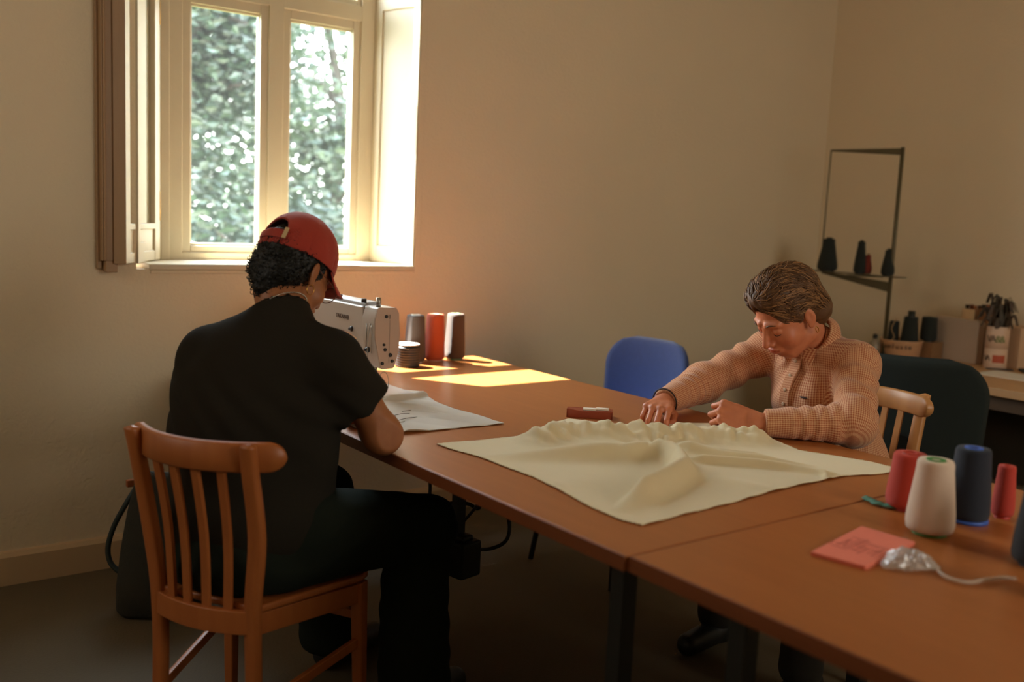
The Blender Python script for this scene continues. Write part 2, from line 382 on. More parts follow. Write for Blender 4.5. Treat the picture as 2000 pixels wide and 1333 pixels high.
def tree(x, y, h, crown, n, seed, mleaf, label, base=0.2, leaf=0.058):
    rng = np.random.default_rng(seed); rd = random.Random(seed)
    root = thing('tree', label, 'tree', (x, y, -0.8), group='trees outside the window')
    tr = MB(); top = Vector((x + rd.uniform(-.3, .3), y + rd.uniform(-.3, .3), h*0.8))
    pts = catmull([(x, y, -0.8), (x+rd.uniform(-.1, .1), y, h*0.25), (x+rd.uniform(-.25, .25), y, h*0.5), tuple(top)], 5)
    tr.tube(pts, [0.15*(1-0.8*i/(len(pts)-1)) for i in range(len(pts))], 8)
    tips = []
    for k in range(16):
        i = rd.randrange(4, len(pts)-1); p = Vector(pts[i]); a = rd.uniform(0, 2*PI); l = crown*rd.uniform(.5, .95)
        q = p + Vector((math.cos(a)*l, math.sin(a)*l, l*rd.uniform(.0, .6))); mid = (p+q)/2 + Vector((0, 0, rd.uniform(-.1, .25)))
        br = catmull([tuple(p), tuple(mid), tuple(q)], 4); tr.tube(br, [0.05*(1-0.8*j/(len(br)-1)) for j in range(len(br))], 6); tips += [mid, q]
    tr.build('trunk', M_BARK, root)
    # crown: many clusters of leaves
    nc = 60; cl = []
    for k in range(nc):
        if k < len(tips): c = np.array(tips[k])
        else:
            a = rng.uniform(0, 2*PI); rr = crown*math.sqrt(rng.uniform(0, 1)); zz = rng.uniform(base, h)
            sh = 1.0 - 0.75*((zz-base)/(h-base))**2
            c = np.array((x+rr*math.cos(a)*sh, y+rr*math.sin(a)*sh, zz))
        cl.append((c, rng.uniform(.22, .48)))
    idx = rng.integers(0, nc, n); C0 = np.array([cl[i][0] for i in idx]); R0 = np.array([cl[i][1] for i in idx])
    P = C0 + rng.normal(size=(n, 3))*R0[:, None]*np.array((.8, .8, .55))
    A = rng.normal(size=(n, 3)); A /= np.linalg.norm(A, axis=1)[:, None]; A[:, 2] *= 0.5
    B = np.cross(A, rng.normal(size=(n, 3))); B /= np.linalg.norm(B, axis=1)[:, None]; s = rng.uniform(.6, 1.3, n)[:, None]*leaf
    Cn = np.cross(A, B)*0.15
    V = np.concatenate([P-A*s, P+B*s*0.45+Cn*s, P+A*s, P-B*s*0.45+Cn*s], 1).reshape(-1, 3)
    me = bpy.data.meshes.new('foliage'); me.from_pydata(V.tolist(), [], [(4*i, 4*i+1, 4*i+2, 4*i+3) for i in range(n)])
    put('foliage', me, mleaf, root)
M_LEAFA = leaf_material('leaf_dark', rgb(28, 40, 33), rgb(52, 66, 48))
M_LEAFB = leaf_material('leaf_mid', rgb(40, 53, 43), rgb(72, 85, 60))
M_LEAFC = leaf_material('leaf_pale', rgb(66, 86, 56), rgb(100, 118, 78))
TREES = [(2.7, 8.2, 4.9, 1.05, 16000, 3, M_LEAFA, 'leafy green tree seen through the left window pane'),
         (4.35, 9.0, 4.2, 1.0, 10000, 5, M_LEAFB, 'looser green tree seen through the right window pane'),
         (3.7, 12.0, 5.2, 1.9, 22000, 8, M_LEAFB, 'tree farther off, between the two nearer trees'),
         (7.0, 8.6, 4.2, 1.4, 14000, 11, M_LEAFC, 'pale green tree mirrored in the open sash'),
         (9.6, 11.5, 5.0, 2.0, 18000, 13, M_LEAFB, 'round tree farthest to the right outside')]
for a in TREES: tree(*a)
tree(3.3, 7.2, 1.15, 1.2, 9000, 21, M_LEAFA, 'low dark shrub in front of the trees outside', base=-.5)

# ------------------------------------------------------------------ tables
TZ = 0.75; TXA, TXB = 1.203, 2.371
def worktable(name, x0, x1, y0, y1, label, round_far=False):
    t = thing(name, label, 'table', ((x0+x1)/2, (y0+y1)/2, 0))
    tp = MB(); tp.box((x0+0.004, y0+0.0007, TZ-0.029), (x1-0.004, y1-0.004, TZ)); tp.build('tabletop', M_TABLE, t, bevel=0.002)
    e = MB()
    e.box((x0, y0+0.0007, TZ-0.030), (x0+0.004, y1, TZ-0.0008)); e.box((x1-0.004, y0+0.0007, TZ-0.030), (x1, y1, TZ-0.0008)); e.box((x0+0.004, y1-0.004, TZ-0.030), (x1-0.004, y1, TZ-0.0008))
    e.build('edge_band', M_TEDGE, t, bevel=0.001)
    fr = MB(); i = 0.15
    for a, b in (((x0+i, y0+i), (x1-i, y0+i)), ((x0+i, y1-i), (x1-i, y1-i)), ((x0+i, y0+i), (x0+i, y1-i)), ((x1-i, y0+i), (x1-i, y1-i))):
        fr.bar((a[0], a[1], TZ-0.05), (b[0], b[1], TZ-0.05), 0.025, 0.04)
    fr.build('underframe', M_BLACKM, t)
    for lx in (x0+i, x1-i):
        for ly in (y0+i, y1-i):
            MB().box((lx-0.02, ly-0.02, 0), (lx+0.02, ly+0.02, TZ-0.03)).build('leg', M_BLACKM, t, bevel=0.003)
    return t
worktable('worktable', TXA, TXB, 1.222, 3.39, 'long beech topped work table by the window, under the sewing machine and cloth')
worktable('worktable', TXA+0.008, TXB+0.008, -0.55, 1.220, 'beech topped work table in the right foreground, under the pink pad and cones')

# ------------------------------------------------------------------ wooden slat-back chairs
def slat_chair(label, loc, rz, M, group=None):
    """own frame: +Y is the way the sitter faces, x=0 between the rear posts"""
    t = thing('wooden_chair', label, 'chair', loc, rz, group)
    HB, HT, HF, DF = 0.135, 0.157, 0.20, 0.34
    for s in (-1, 1):                                    # rear posts
        p = MB(); pts = [(s*(HB+.005), 0.0, 0.0), (s*HB, 0.006, .25), (s*HB, 0.0, .45), (s*(HB+.018), -.012, .62), (s*HT, -.045, .785), (s*(HT+.004), -.056, .838)]
        c = catmull(pts, 5); k = len(c); vs = []; fs = []
        for i, q in enumerate(c):
            ww = 0.0165 + 0.003*(1-abs(i/k-.5)*2); hh = 0.0145
            for a in range(12):
                an = 2*PI*a/12; ca, sa = math.cos(an), math.sin(an); e = 0.55
                vs.append((q[0] + math.copysign(abs(ca)**e, ca)*ww, q[1] + math.copysign(abs(sa)**e, sa)*hh, q[2]))
        n = 12
        for i in range(k-1):
            for a in range(n): fs.append((i*n+a, i*n+(a+1) % n, (i+1)*n+(a+1) % n, (i+1)*n+a))
        tp = len(vs); vs.append((c[-1][0], c[-1][1], c[-1][2]+0.006)); fs += [((k-1)*n+a, (k-1)*n+(a+1) % n, tp) for a in range(n)]; fs.append(tuple(range(n))[::-1])
        p.add(vs, fs, True).build('rear_post', M, t, world=False)
    def crest_y(x): return -0.086 + 2.0*x*x
    cr = MB(); vs = []; fs = []; K = 40                   # bowed crest rail with rounded ends
    HW = 0.210
    for i in range(K+1):
        x = -HW*math.cos(PI*i/K)*(1-.12*math.sin(PI*i/K)**2); y = crest_y(x); dx = 1.0; dy = 4.0*x; l = math.hypot(dx, dy); nx, ny = -dy/l, dx/l
        e = max(0.0, 1-((HW-abs(x))/0.034)) if HW-abs(x) < 0.034 else 0.0
        hh = 0.033*math.sqrt(max(0.004, 1-e*e)); th = 0.0115
        zc = 0.807
        prof = [(-th, -hh*.86), (-th*.6, -hh), (th*.6, -hh), (th, -hh*.86), (th, hh*.86), (th*.6, hh), (-th*.6, hh), (-th, hh*.86)]
        for (a, b) in prof: vs.append((x+nx*a, y+ny*a+0.011, zc+b))
    m = 8
    for i in range(K):
        for a in range(m): fs.append((i*m+a, i*m+(a+1) % m, (i+1)*m+(a+1) % m, (i+1)*m+a))
    fs += [tuple(range(m))[::-1], tuple(range(K*m, K*m+m))]
    cr.add(vs, fs, True).build('crest_rail', M, t, world=False)
    for k in range(4):                                   # slats
        u = (-1 + 2*(k+1)/5); xb, xt = u*HB*0.97, u*HT*0.95
        s_ = MB(); a = Vector((xb, -0.028*(1-u*u)+0.002, .432)); b = Vector((xt, crest_y(xt)+0.011, .792)); mid = (a+b)/2 + Vector((0, 0.012, 0))
        pts = catmull([tuple(a), tuple(mid), tuple(b)], 5)
        for q0, q1 in zip(pts[:-1], pts[1:]): s_.bar(q0, q1, 0.019, 0.010, up=(0, 1, 0))
        s_.build('back_slat', M, t, world=False)
    rr = MB(); K = 12                                    # bowed rear seat rail
    def ry(x): return -0.030*(1-(x/HB)**2)+0.0
    vs = []; fs = []
    for i in range(K+1):
        x = -HB+2*HB*i/K; y = ry(x); vs += [(x, y-.010, .3905), (x, y+.010, .3905), (x, y+.010, .4455), (x, y-.010, .4455)]
    for i in range(K): fs += [(4*i+k, 4*i+(k+1) % 4, 4*i+4+(k+1) % 4, 4*i+4+k) for k in range(4)]
    fs += [(3, 2, 1, 0), (4*K, 4*K+1, 4*K+2, 4*K+3)]
    rr.add(vs, fs).build('rear_rail', M, t, world=False, bevel=0.003)
    sr = MB()
    for s in (-1, 1): sr.bar((s*HB, 0.01, .412), (s*HF, DF, .384), 0.021, 0.052)
    sr.bar((-HF, DF, .385), (HF, DF, .385), 0.021, 0.05)
    sr.build('seat_rail', M, t, world=False, bevel=0.003)
    st = MB(); out = [(-HB-.012, -.004), (HB+.012, -.004), (HF+.024, DF-.02), (HF+.016, DF+.018), (HF-.02, DF+.03), (-HF+.02, DF+.03), (-HF-.016, DF+.018), (-HF-.024, DF-.02)]
    st.prism(out, (0, 0, 0.018), (0, 0, .440)); st.v = [(v[0], v[1], v[2]-.05*max(v[1], 0)) for v in st.v]; st.build('seat', M, t, world=False, bevel=0.006, segs=3)
    for s in (-1, 1):
        lg = MB(); lg.bar((s*(HF+.006), DF+.012, 0), (s*HF, DF, .415), 0.026, 0.026, up=(0, 1, 0), w2=0.034, h2=0.034); lg.build('front_leg', M, t, world=False, bevel=0.004)
    for s in (-1, 1):
        b_ = MB(); b_.bar((s*HB, 0.005, .20), (s*(HF+.003), DF+.005, .255), 0.014, 0.026); b_.build('side_stretcher', M, t, world=False, bevel=0.003)
    b_ = MB(); b_.bar((-HF, DF, .325), (HF, DF, .325), 0.014, 0.024); b_.build('front_stretcher', M, t, world=False, bevel=0.003)
    return t
CH = slat_chair('honey brown slat-back wooden chair the person in the red cap sits on', (0.757, 2.118, 0), math.atan2(-0.5, 0.866)*0+(-math.radians(60)), M_BEECH)
slat_chair('pale wooden slat-back chair behind the person in the checked shirt', (2.86, 1.82, 0), math.radians(97), M_PALEWOOD)

# ------------------------------------------------------------------ upholstered chairs
def shell_back(c, W, H, T, face, tilt, bow, name, m, parent, taper=0.0, rad=0.09, rt=None, rb=None):
    """curved upholstered back: W wide, H high, bowed, facing 'face' (a unit vector in plan)"""
    face = Vector(face).normalized(); side = Vector((face.y, -face.x, 0)); NX, NZ = 28, 28; vs = []; fs = []
    rt = rt or rad; rb = rb or rad
    def outline(u, v):                                  # squircle-like rounded rectangle
        x = u; z = v
        return x, z
    pts = []
    for sgn in (1, -1):
        for j in range(NZ+1):
            v = -1+2*j/NZ
            zz = v*H/2
            r = rt if v > 0 else rb; dz = max(0, abs(zz)-(H/2-r)); ww = W/2 - (r - math.sqrt(max(0, r*r-dz*dz)))
            ww *= 1 - taper*(0.5-v/2)
            for i in range(NX+1):
                u = -1+2*i/NX; x = u*ww
                edge = min(1.0, min((1-abs(u))*ww, (1-abs(v))*H/2)/0.03)
                th = T/2*math.sqrt(max(0.0, 1-(1-edge)**2))
                d = bow*(x/(W/2))**2 + sgn*th
                p = Vector(c) + side*x + face*d + Vector((0, 0, zz)) - face*tilt*(zz)
                vs.append(p)
    n = NX+1; off = n*(NZ+1)
    for j in range(NZ):
        for i in range(NX):
            a = j*n+i; fs.append((a, a+1, a+n+1, a+n)); fs.append((off+a, off+a+n, off+a+n+1, off+a+1))
    for i in range(NX):
        fs.append((i, off+i, off+i+1, i+1)); a = NZ*n+i; fs.append((a, a+1, off+a+1, off+a))
    for j in range(NZ):
        a = j*n; fs.append((a, a+n, off+a+n, off+a)); a = j*n+NX; fs.append((a, off+a, off+a+n, a+n))
    return MB().add(vs, fs, True).build(name, m, parent)
M_BLUE = mat('blue_upholstery', rgb(50, 70, 124), 0.85, noise=0.25, nscale=60, bump=0.3, bscale=900, sheen=0.35)
M_DARKFAB = mat('dark_upholstery', rgb(26, 36, 32), 0.9, noise=0.25, nscale=60, bump=0.3, bscale=900)
def office_chair(name, label, c, face, W, H, ctr, m, bow=0.06, tilt=0.12, base='legs', taper=0.1, T=0.035, rt=0.1):
    f = Vector((face[0], face[1], 0)).normalized(); s = Vector((f.y, -f.x, 0)); g = Vector((c[0], c[1], 0))
    t = thing(name, label, 'chair', (c[0], c[1], 0))
    shell_back(ctr, W, H, T, f, tilt, bow, 'backrest', m, t, taper=taper, rt=rt, rb=0.07)
    sc_ = g + Vector((0, 0, 0.455)); seat = MB(); out = []
    for a in range(32):
        an = 2*PI*a/32; ca, sa = math.cos(an), math.sin(an); out.append((math.copysign(abs(ca)**.55, ca)*0.225, math.copysign(abs(sa)**.55, sa)*0.22))
    seat.prism(out, (0, 0, 0.05), sc_-Vector((0, 0, .03)), s, f); seat.build('seat', m, t, bevel=0.015, segs=3)
    if base == 'legs':
        for a in (-1, 1):
            for b in (-1, 1):
                top = g + s*a*.17 + f*b*.16 + Vector((0, 0, .43)); ft = g + s*a*.21 + f*b*.22
                MB().tube([ft, top], 0.011, 10).build('leg', M_BLACKM, t)
        for a in (-1, 1):
            q = g + s*a*.15 - f*.17 + Vector((0, 0, .43)); e = Vector(ctr) + s*a*.13 - f*.03 + Vector((0, 0, -.05))
            MB().tube(catmull([tuple(q), tuple(q - f*.06 + Vector((0, 0, .05))), tuple(e)], 5), 0.010, 8).build('back_support', M_BLACKM, t)
    else:
        MB().tube([g+Vector((0, 0, .07)), g+Vector((0, 0, .43))], 0.025, 14).build('gas_column', M_BLACKM, t)
        for k in range(5):
            a = 2*PI*k/5+.3; e = g+Vector((math.cos(a)*.27, math.sin(a)*.27, .065))
            MB().bar(g+Vector((0, 0, .10)), e, 0.04, 0.03, w2=0.03, h2=0.02).build('foot_spoke', M_BLACKP, t)
            MB().lathe([(0, -.012), (.027, -.012), (.03, 0), (.027, .012), (0, .012)], e-Vector((0, 0, .034)), 14, axis=(-math.sin(a), math.cos(a), 0), cap=False).build('caster', M_BLACKP, t)
        q = g - f*.17 + Vector((0, 0, .43)); e = Vector(ctr) - f*.03
        MB().bar(q, q-f*.09+Vector((0, 0, .02)), 0.06, 0.02).bar(q-f*.09+Vector((0, 0, .01)), e, 0.06, 0.018, up=(f.x, f.y, 0)).build('back_support', M_BLACKP, t)
    return t
office_chair('upholstered_chair', 'empty blue upholstered chair at the far side of the table', (2.60, 2.74), (-1, -0.12), 0.44, 0.46, (2.80, 2.765, 0.655), M_BLUE, taper=0.16, rt=0.13, bow=0.05)
office_chair('office_chair', 'dark upholstered office chair in front of the wall desk', (3.60, 2.18), (0.75, 0.5), 0.56, 0.60, (3.38, 1.98, 0.60), M_DARKFAB, base='swivel', taper=0.05, rt=0.16, bow=0.05)

# ------------------------------------------------------------------ thread cones
def cone_mat(name, col, sheen=0.06):
    m = mat(name, col, 0.75, sheen=sheen)
    N = m.node_tree.nodes; L = m.node_tree.links; b = N['Principled BSDF']; t = N.new('ShaderNodeTexCoord'); wv = N.new('ShaderNodeTexWave'); wv.bands_direction = 'Z'; wv.inputs['Scale'].default_value = 220; wv.inputs['Distortion'].default_value = 3
    L.new(t.outputs['Object'], wv.inputs[0]); bp = N.new('ShaderNodeBump'); bp.inputs['Strength'].default_value = 0.5; bp.inputs['Distance'].default_value = 0.002; L.new(wv.outputs['Fac'], bp.inputs['Height']); L.new(bp.outputs[0], b.inputs['Normal'])
    return m
def thread_cone(label, x, y, z, r0, r1, h, col, core, group=None, name='thread_cone', nub=0.0, flange=False):
    t = thing(name, label, 'thread cone', (x, y, z), group=group)
    m = cone_mat('thread_%d_%d_%d' % tuple(int(c*999) for c in col[:3]), col); mc = mat('core_%d_%d_%d' % tuple(int(c*999) for c in core[:3]), core, 0.5)
    prof = [(r0*.80, .006), (r0*.95, .010), (r0, .022), (r0*.985, .035)] + [(r0+(r1-r0)*k/8, .035+(h-.055)*k/8) for k in range(1, 9)] + [(r1*.995, h-.010), (r1*.965, h-.004), (r1*.90, h), (r1*.50, h-.001)]
    MB().lathe(prof, (x, y, z), 36).build('thread', m, t)
    ci = r1*.46; ci = r1*.52; MB().lathe([(r0*.70, 0.0), (r0*(.97 if flange else .70), .0005), (r0*(.97 if flange else .70), .007), (r0*.5, .009), (ci, h-.02), (ci, h+.0015+nub), (ci*.62, h+.0015+nub), (ci*.55, h-.03), (r0*.4, 0.0)], (x, y, z), 28, cap=False).build('core', mc, t)
    return t
G1 = 'thread cones at the window end of the table'
GW = rgb(232, 222, 205)
thread_cone('brown-grey thread cone at the window end, left of the orange one', 2.030, 3.318, TZ, .043, .036, .190, rgb(78, 66, 58), GW, G1)
thread_cone('orange thread cone between two brown ones at the window end', 2.130, 3.330, TZ, .043, .036, .190, rgb(196, 84, 44), rgb(220, 170, 140), G1)
thread_cone('brown thread cone with green core, right of the orange one', 2.228, 3.328, TZ, .043, .036, .190, rgb(84, 62, 48), rgb(120, 160, 110), G1)
t = thing('webbing_roll', 'low black ribbed roll with a white top beside the sewing machine', 'roll', (1.950, 3.240, TZ))
pr = [(.030, 0), (.047, .002)]
for k in range(8): pr += [(.0475, .006+k*.0095), (.0495, .0085+k*.0095), (.0475, .011+k*.0095)]
MB().lathe(pr+[(.044, .084), (.02, .085)], (1.950, 3.240, TZ), 36).build('wound_tape', mat('black_tape', rgb(38, 36, 36), 0.55), t)
MB().lathe([(.0, .085), (.045, .085), (.046, .087), (.045, .089), (0, .090)], (1.950, 3.240, TZ), 32, cap=False).build('paper_disc', mat('paper_white', rgb(225, 218, 205), 0.7), t)

G2 = 'thread cones on the near table'
thread_cone('large cream white thread cone with green core on the near table', 1.848, 1.012, TZ, .0475, .036, .152, rgb(228, 205, 182), rgb(50, 128, 48), G2)
thread_cone('dark navy thread cone with bright blue core on the near table', 2.005, 1.018, TZ, .044, .036, .158, rgb(20, 30, 46), rgb(52, 92, 178), G2, flange=True)
thread_cone('red thread cone directly behind the cream white one', 1.965, 1.135, TZ, .044, .036, .125, rgb(194, 58, 36), rgb(180, 48, 32), G2)
thread_cone('small orange red thread cone right of the navy one', 2.100, 0.990, TZ, .0235, .0185, .115, rgb(196, 60, 42), rgb(190, 60, 44), G2)
thread_cone('black thread cone cut by the right edge of the photo', 1.850, 0.800, TZ, .045, .034, .150, rgb(26, 28, 32), rgb(40, 44, 46), G2)
thread_cone('grey lilac thread cone at the right edge, nearest the camera', 1.700, 0.715, TZ, .030, .026, .085, rgb(122, 112, 118), rgb(150, 140, 150), G2)

# ------------------------------------------------------------------ pad, plastic, cord, snips on the near table
t = thing('paper_pad', 'salmon pink square pad lying on the near table', 'pad', (1.63, 1.02, TZ))
q = [atz(1583, 1086, TZ), atz(1682, 1035, TZ), atz(1787, 1066, TZ), atz(1690, 1115, TZ)]
MB().prism([(p.x, p.y) for p in q][::-1], (0, 0, .008), (0, 0, TZ)).build('sheets', mat('pink_paper', rgb(232, 126, 102), 0.8, noise=0.06, nscale=30), t, bevel=0.001)
c0 = (q[0]+q[1]+q[2]+q[3])/4; ex = (q[2]-q[1]).normalized(); ey = (q[1]-q[0]).normalized(); M_INK = mat('pencil_lines', rgb(168, 84, 74), 0.8)
ln = MB(); rd = random.Random(4)
for k in range(9):
    a = c0 - ey*.01 + ex*(-.05+.012*k) + ey*rd.uniform(-.05, .0); b = a + ey*rd.uniform(.02, .06) + ex*rd.uniform(-.01, .01); ln.bar((a.x, a.y, TZ+.0083), (b.x, b.y, TZ+.0083), .0012, .0004)
    a2 = c0 + ey*(-.05+.01*k) + ex*rd.uniform(-.05, -.02); b2 = a2 + ex*rd.uniform(.03, .07); ln.bar((a2.x, a2.y, TZ+.0083), (b2.x, b2.y, TZ+.0083), .0010, .0004)
ln.build('pencil_sketch', M_INK, t)
# crumpled plastic
def crumple(c, rx, ry, h, seed, n=30):
    rng = np.random.default_rng(seed); vs = []; fs = []
    ph = rng.uniform(0, 6.28, (10, 2)); fr_ = rng.normal(size=(10, 2))*150
    for j in range(n+1):
        for i in range(n+1):
            u, v = -1+2*i/n, -1+2*j/n; d = math.hypot(u, v); s = max(0, 1-d**2.5*.8)
            z = sum(abs(math.sin(fr_[k][0]*u*rx*1.2+fr_[k][1]*v*ry*1.2+ph[k][0])) for k in range(10))/10
            vs.append((c[0]+rx*u*(1+.15*math.sin(5*v+1)), c[1]+ry*v*(1+.2*math.sin(4*u)), c[2]+h*s*z+.001))
    for j in range(n):
        for i in range(n):
            u, v = -1+2*(i+.5)/n, -1+2*(j+.5)/n
            if u*u+v*v < 1.0: a = j*(n+1)+i; fs.append((a, a+1, a+n+2, a+n+1))
    return MB().add(vs, fs)
def film_mat():
    m = bpy.data.materials.new('clear_film'); m.use_nodes = True; N = m.node_tree.nodes; L = m.node_tree.links; N.clear(); out = N.new('ShaderNodeOutputMaterial')
    tr = N.new('ShaderNodeBsdfTransparent'); gl = N.new('ShaderNodeBsdfGlossy'); gl.inputs['Roughness'].default_value = .3; df = N.new('ShaderNodeBsdfDiffuse'); df.inputs[0].default_value = rgb(215, 205, 200)
    m1 = N.new('ShaderNodeMixShader'); m1.inputs[0].default_value = .4; m2 = N.new('ShaderNodeMixShader'); m2.inputs[0].default_value = .55
    L.new(gl.outputs[0], m1.inputs[1]); L.new(df.outputs[0], m1.inputs[2]); L.new(tr.outputs[0], m2.inputs[1]); L.new(m1.outputs[0], m2.inputs[2]); L.new(m2.outputs[0], out.inputs[0]); return m
p = atz(1772, 1104, TZ); o = crumple((p.x, p.y, TZ), .058, .046, .034, 5, 56).build('plastic_wrapper', film_mat(), None); prop(o, 'crumpled clear plastic wrapper beside the pink pad', 'plastic wrap')
pts = [atz(x, y, TZ+.006) for x, y in ((1800, 1082), (1815, 1090), (1824, 1104), (1842, 1124), (1872, 1136), (1900, 1138), (1925, 1133), (1958, 1129), (1985, 1132))]
cc = catmull([tuple(v) for v in pts], 6); m_c = mat('white_cord', rgb(226, 208, 190), 0.8, bump=0.6, bscale=500)
o = MB().tube(cc, .0030, 8).build('yarn', m_c, None); prop(o, 'loose white yarn running from the plastic to the right edge', 'yarn')
# snips and teal strip
t = thing('thread_snips', 'small metal snips lying half behind the cream white cone', 'scissors', atz(1790, 955, TZ))
for (a, b) in (((1757, 942), (1800, 952)), ((1765, 962), (1800, 968))):
    A, B = atz(*a, TZ+.004), atz(*b, TZ+.004); d = (B-A).normalized(); s = Vector((-d.y, d.x, 0))
    MB().prism([(0, -.001), (.055, -.008), (.06, 0), (.055, .007), (0, .001)], (0, 0, .003), (A.x, A.y, TZ+.001), d, s).build('blade', M_STEEL, t)
MB().tube(catmull([tuple(atz(x, y, TZ+.005)) for x, y in ((1800, 950), (1850, 958), (1800, 968))], 8), .005, 8).build('spring_bow', M_STEEL, t)
pts = [atz(x, y, TZ+.003) for x, y in ((1688, 974), (1705, 982), (1725, 989), (1750, 992), (1778, 991), (1800, 985), (1830, 975))]
cc = catmull([tuple(v) for v in pts], 5); vs = []; fs = []
for i, q_ in enumerate(cc):
    q_ = Vector(q_); d = (Vector(cc[min(i+1, len(cc)-1)])-Vector(cc[max(i-1, 0)])).normalized(); s = Vector((-d.y, d.x, 0)); wd = .012 + .003*math.sin(i*1.1); hz = .004*math.sin(i*.9)
    if i < 3: wd *= .4+.2*i
    for k in (-1, 0, 1): vs.append(q_ + s*wd*k + Vector((0, 0, (.003 if k == 0 else 0)+abs(hz)*(1-abs(k)*.3))))
for i in range(len(cc)-1): fs += [(3*i, 3*i+1, 3*i+4, 3*i+3), (3*i+1, 3*i+2, 3*i+5, 3*i+4)]
me = MB().add(vs, fs, True).mesh(); o = put('fabric_strip', me, mat('teal_fabric', rgb(86, 138, 118), 0.8, noise=0.3, nscale=60), None); so_ = o.modifiers.new('s', 'SOLIDIFY'); so_.thickness = .002; so_.offset = 1
prop(o, 'narrow crumpled teal fabric strip left of the cream white cone', 'fabric strip')

# ------------------------------------------------------------------ wooden box with chalks
A, B = atz(1106, 815, TZ), atz(1196, 821, TZ); d = (B-A).normalized(); s = Vector((-d.y, d.x, 0)); Lb = (B-A).length
t = thing('wooden_case', 'small open red-brown wooden case in front of the blue chair', 'case', A)
bx = MB(); M_REDW = mat('red_brown_wood', rgb(158, 66, 36), 0.4, noise=0.25, nscale=30)
bx.prism([(0, 0), (Lb, 0), (Lb, .024), (.52*Lb, .022), (.40*Lb, .020), (0, .027)], s*.006, (A.x, A.y, TZ), d, (0, 0, 1))
bx.prism([(0, 0), (Lb, 0), (Lb, .022), (0, .022)], s*.006, (A.x+s.x*.050, A.y+s.y*.050, TZ), d, (0, 0, 1))
Mb = Matrix(((d.x, s.x, 0, A.x), (d.y, s.y, 0, A.y), (0, 0, 1, TZ), (0, 0, 0, 1)))
bx.box((0, 0, 0), (.006, .056, .022), Mb); bx.box((Lb-.006, 0, 0), (Lb, .056, .022), Mb); bx.box((.004, .004, 0), (Lb-.004, .052, .0215), Mb)
bx.build('tray', M_REDW, t, bevel=.001)
m_chalk = mat('tailor_chalk', rgb(232, 220, 200), 0.8)
for k, (u, v) in enumerate(((.52, .018), (.80, .030))):
    o = MB().box((u*Lb-.024, v-.008, .022), (u*Lb+.016, v+.008, .029), Mb @ Matrix.Rotation(0.0, 4, 'Z')).build('tailor_chalk', m_chalk, None, bevel=.002); prop(o, ['flat white chalk lying on the middle of the red-brown case', 'flat white chalk at the right end of the red-brown case'][k], 'chalk', 'chalks on the case')
# ------------------------------------------------------------------ cloths
def seg_dist(P, poly):
    """distance of points P (n,2) to a polyline, the parameter along it and the signed side"""
    best = np.full(len(P), 1e9); tt = np.zeros(len(P)); sg = np.zeros(len(P)); L = [np.linalg.norm(np.subtract(b, a)) for a, b in zip(poly[:-1], poly[1:])]; tot = sum(L); acc = 0
    for (a, b), l in zip(zip(poly[:-1], poly[1:]), L):
        a = np.array(a); b = np.array(b); d = (b-a)/l; q = P-a; t = np.clip(q@d, 0, l); c = a + t[:, None]*d; e = P-c; dist = np.linalg.norm(e, axis=1); s = d[0]*q[:, 1]-d[1]*q[:, 0]
        m = dist < best; best[m] = dist[m]; tt[m] = (acc+t[m])/tot; sg[m] = np.sign(s[m]); acc += l
    return best, tt, sg
def fold(P, poly, h, w, taper=(0, 0), steep=0.0):
    d, t, s = seg_dist(P, poly); k = np.clip(t/max(taper[0], 1e-6), 0, 1) * np.clip((1-t)/max(taper[1], 1e-6), 0, 1) if taper != (0, 0) else 1.0
    ww = w*np.where(s > 0, 1+steep, 1-steep)
    return h*np.exp(-(d/ww)**2)*k
def in_poly(P, poly):
    x, y = P[:, 0], P[:, 1]; c = np.zeros(len(P), bool); n = len(poly)
    for i in range(n):
        x0, y0 = poly[i]; x1, y1 = poly[i-1]
        m = ((y0 > y) != (y1 > y)) & (x < (x1-x0)*(y-y0)/((y1-y0) if y1 != y0 else 1e-9)+x0); c ^= m
    return c
def coons(bottom, right, top, left, nu, nv):
    """patch between four boundary polylines; bottom and top run the same way, left and right too"""
    def rs(p, n):
        p = np.array(p, float); l = np.r_[0, np.cumsum(np.linalg.norm(np.diff(p, axis=0), axis=1))]; t = np.linspace(0, l[-1], n); return np.stack([np.interp(t, l, p[:, k]) for k in range(2)], 1)
    B, T, Lf, Rt = rs(bottom, nu), rs(top, nu), rs(left, nv), rs(right, nv); u = np.linspace(0, 1, nu)[None, :, None]; v = np.linspace(0, 1, nv)[:, None, None]
    S = (1-v)*B[None] + v*T[None] + (1-u)*Lf[:, None] + u*Rt[:, None] - ((1-u)*(1-v)*B[0] + u*(1-v)*B[-1] + (1-u)*v*T[0] + u*v*T[-1])
    return S
def cloth(name, S, Z, m, label, cat, sub=0):
    nv, nu = S.shape[:2]; V = np.concatenate([S, Z[..., None]], 2).reshape(-1, 3)
    fs = [(j*nu+i, j*nu+i+1, (j+1)*nu+i+1, (j+1)*nu+i) for j in range(nv-1) for i in range(nu-1)]
    me = bpy.data.meshes.new(name); me.from_pydata(V.tolist(), [], fs); me.shade_smooth()
    o = put(name, me, m, None); md = o.modifiers.new('thick', 'SOLIDIFY'); md.thickness = 0.0012; md.offset = 1
    return prop(o, label, cat)
def P2(px, py, z=0.752): v = atz(px, py, z); return (v.x, v.y)
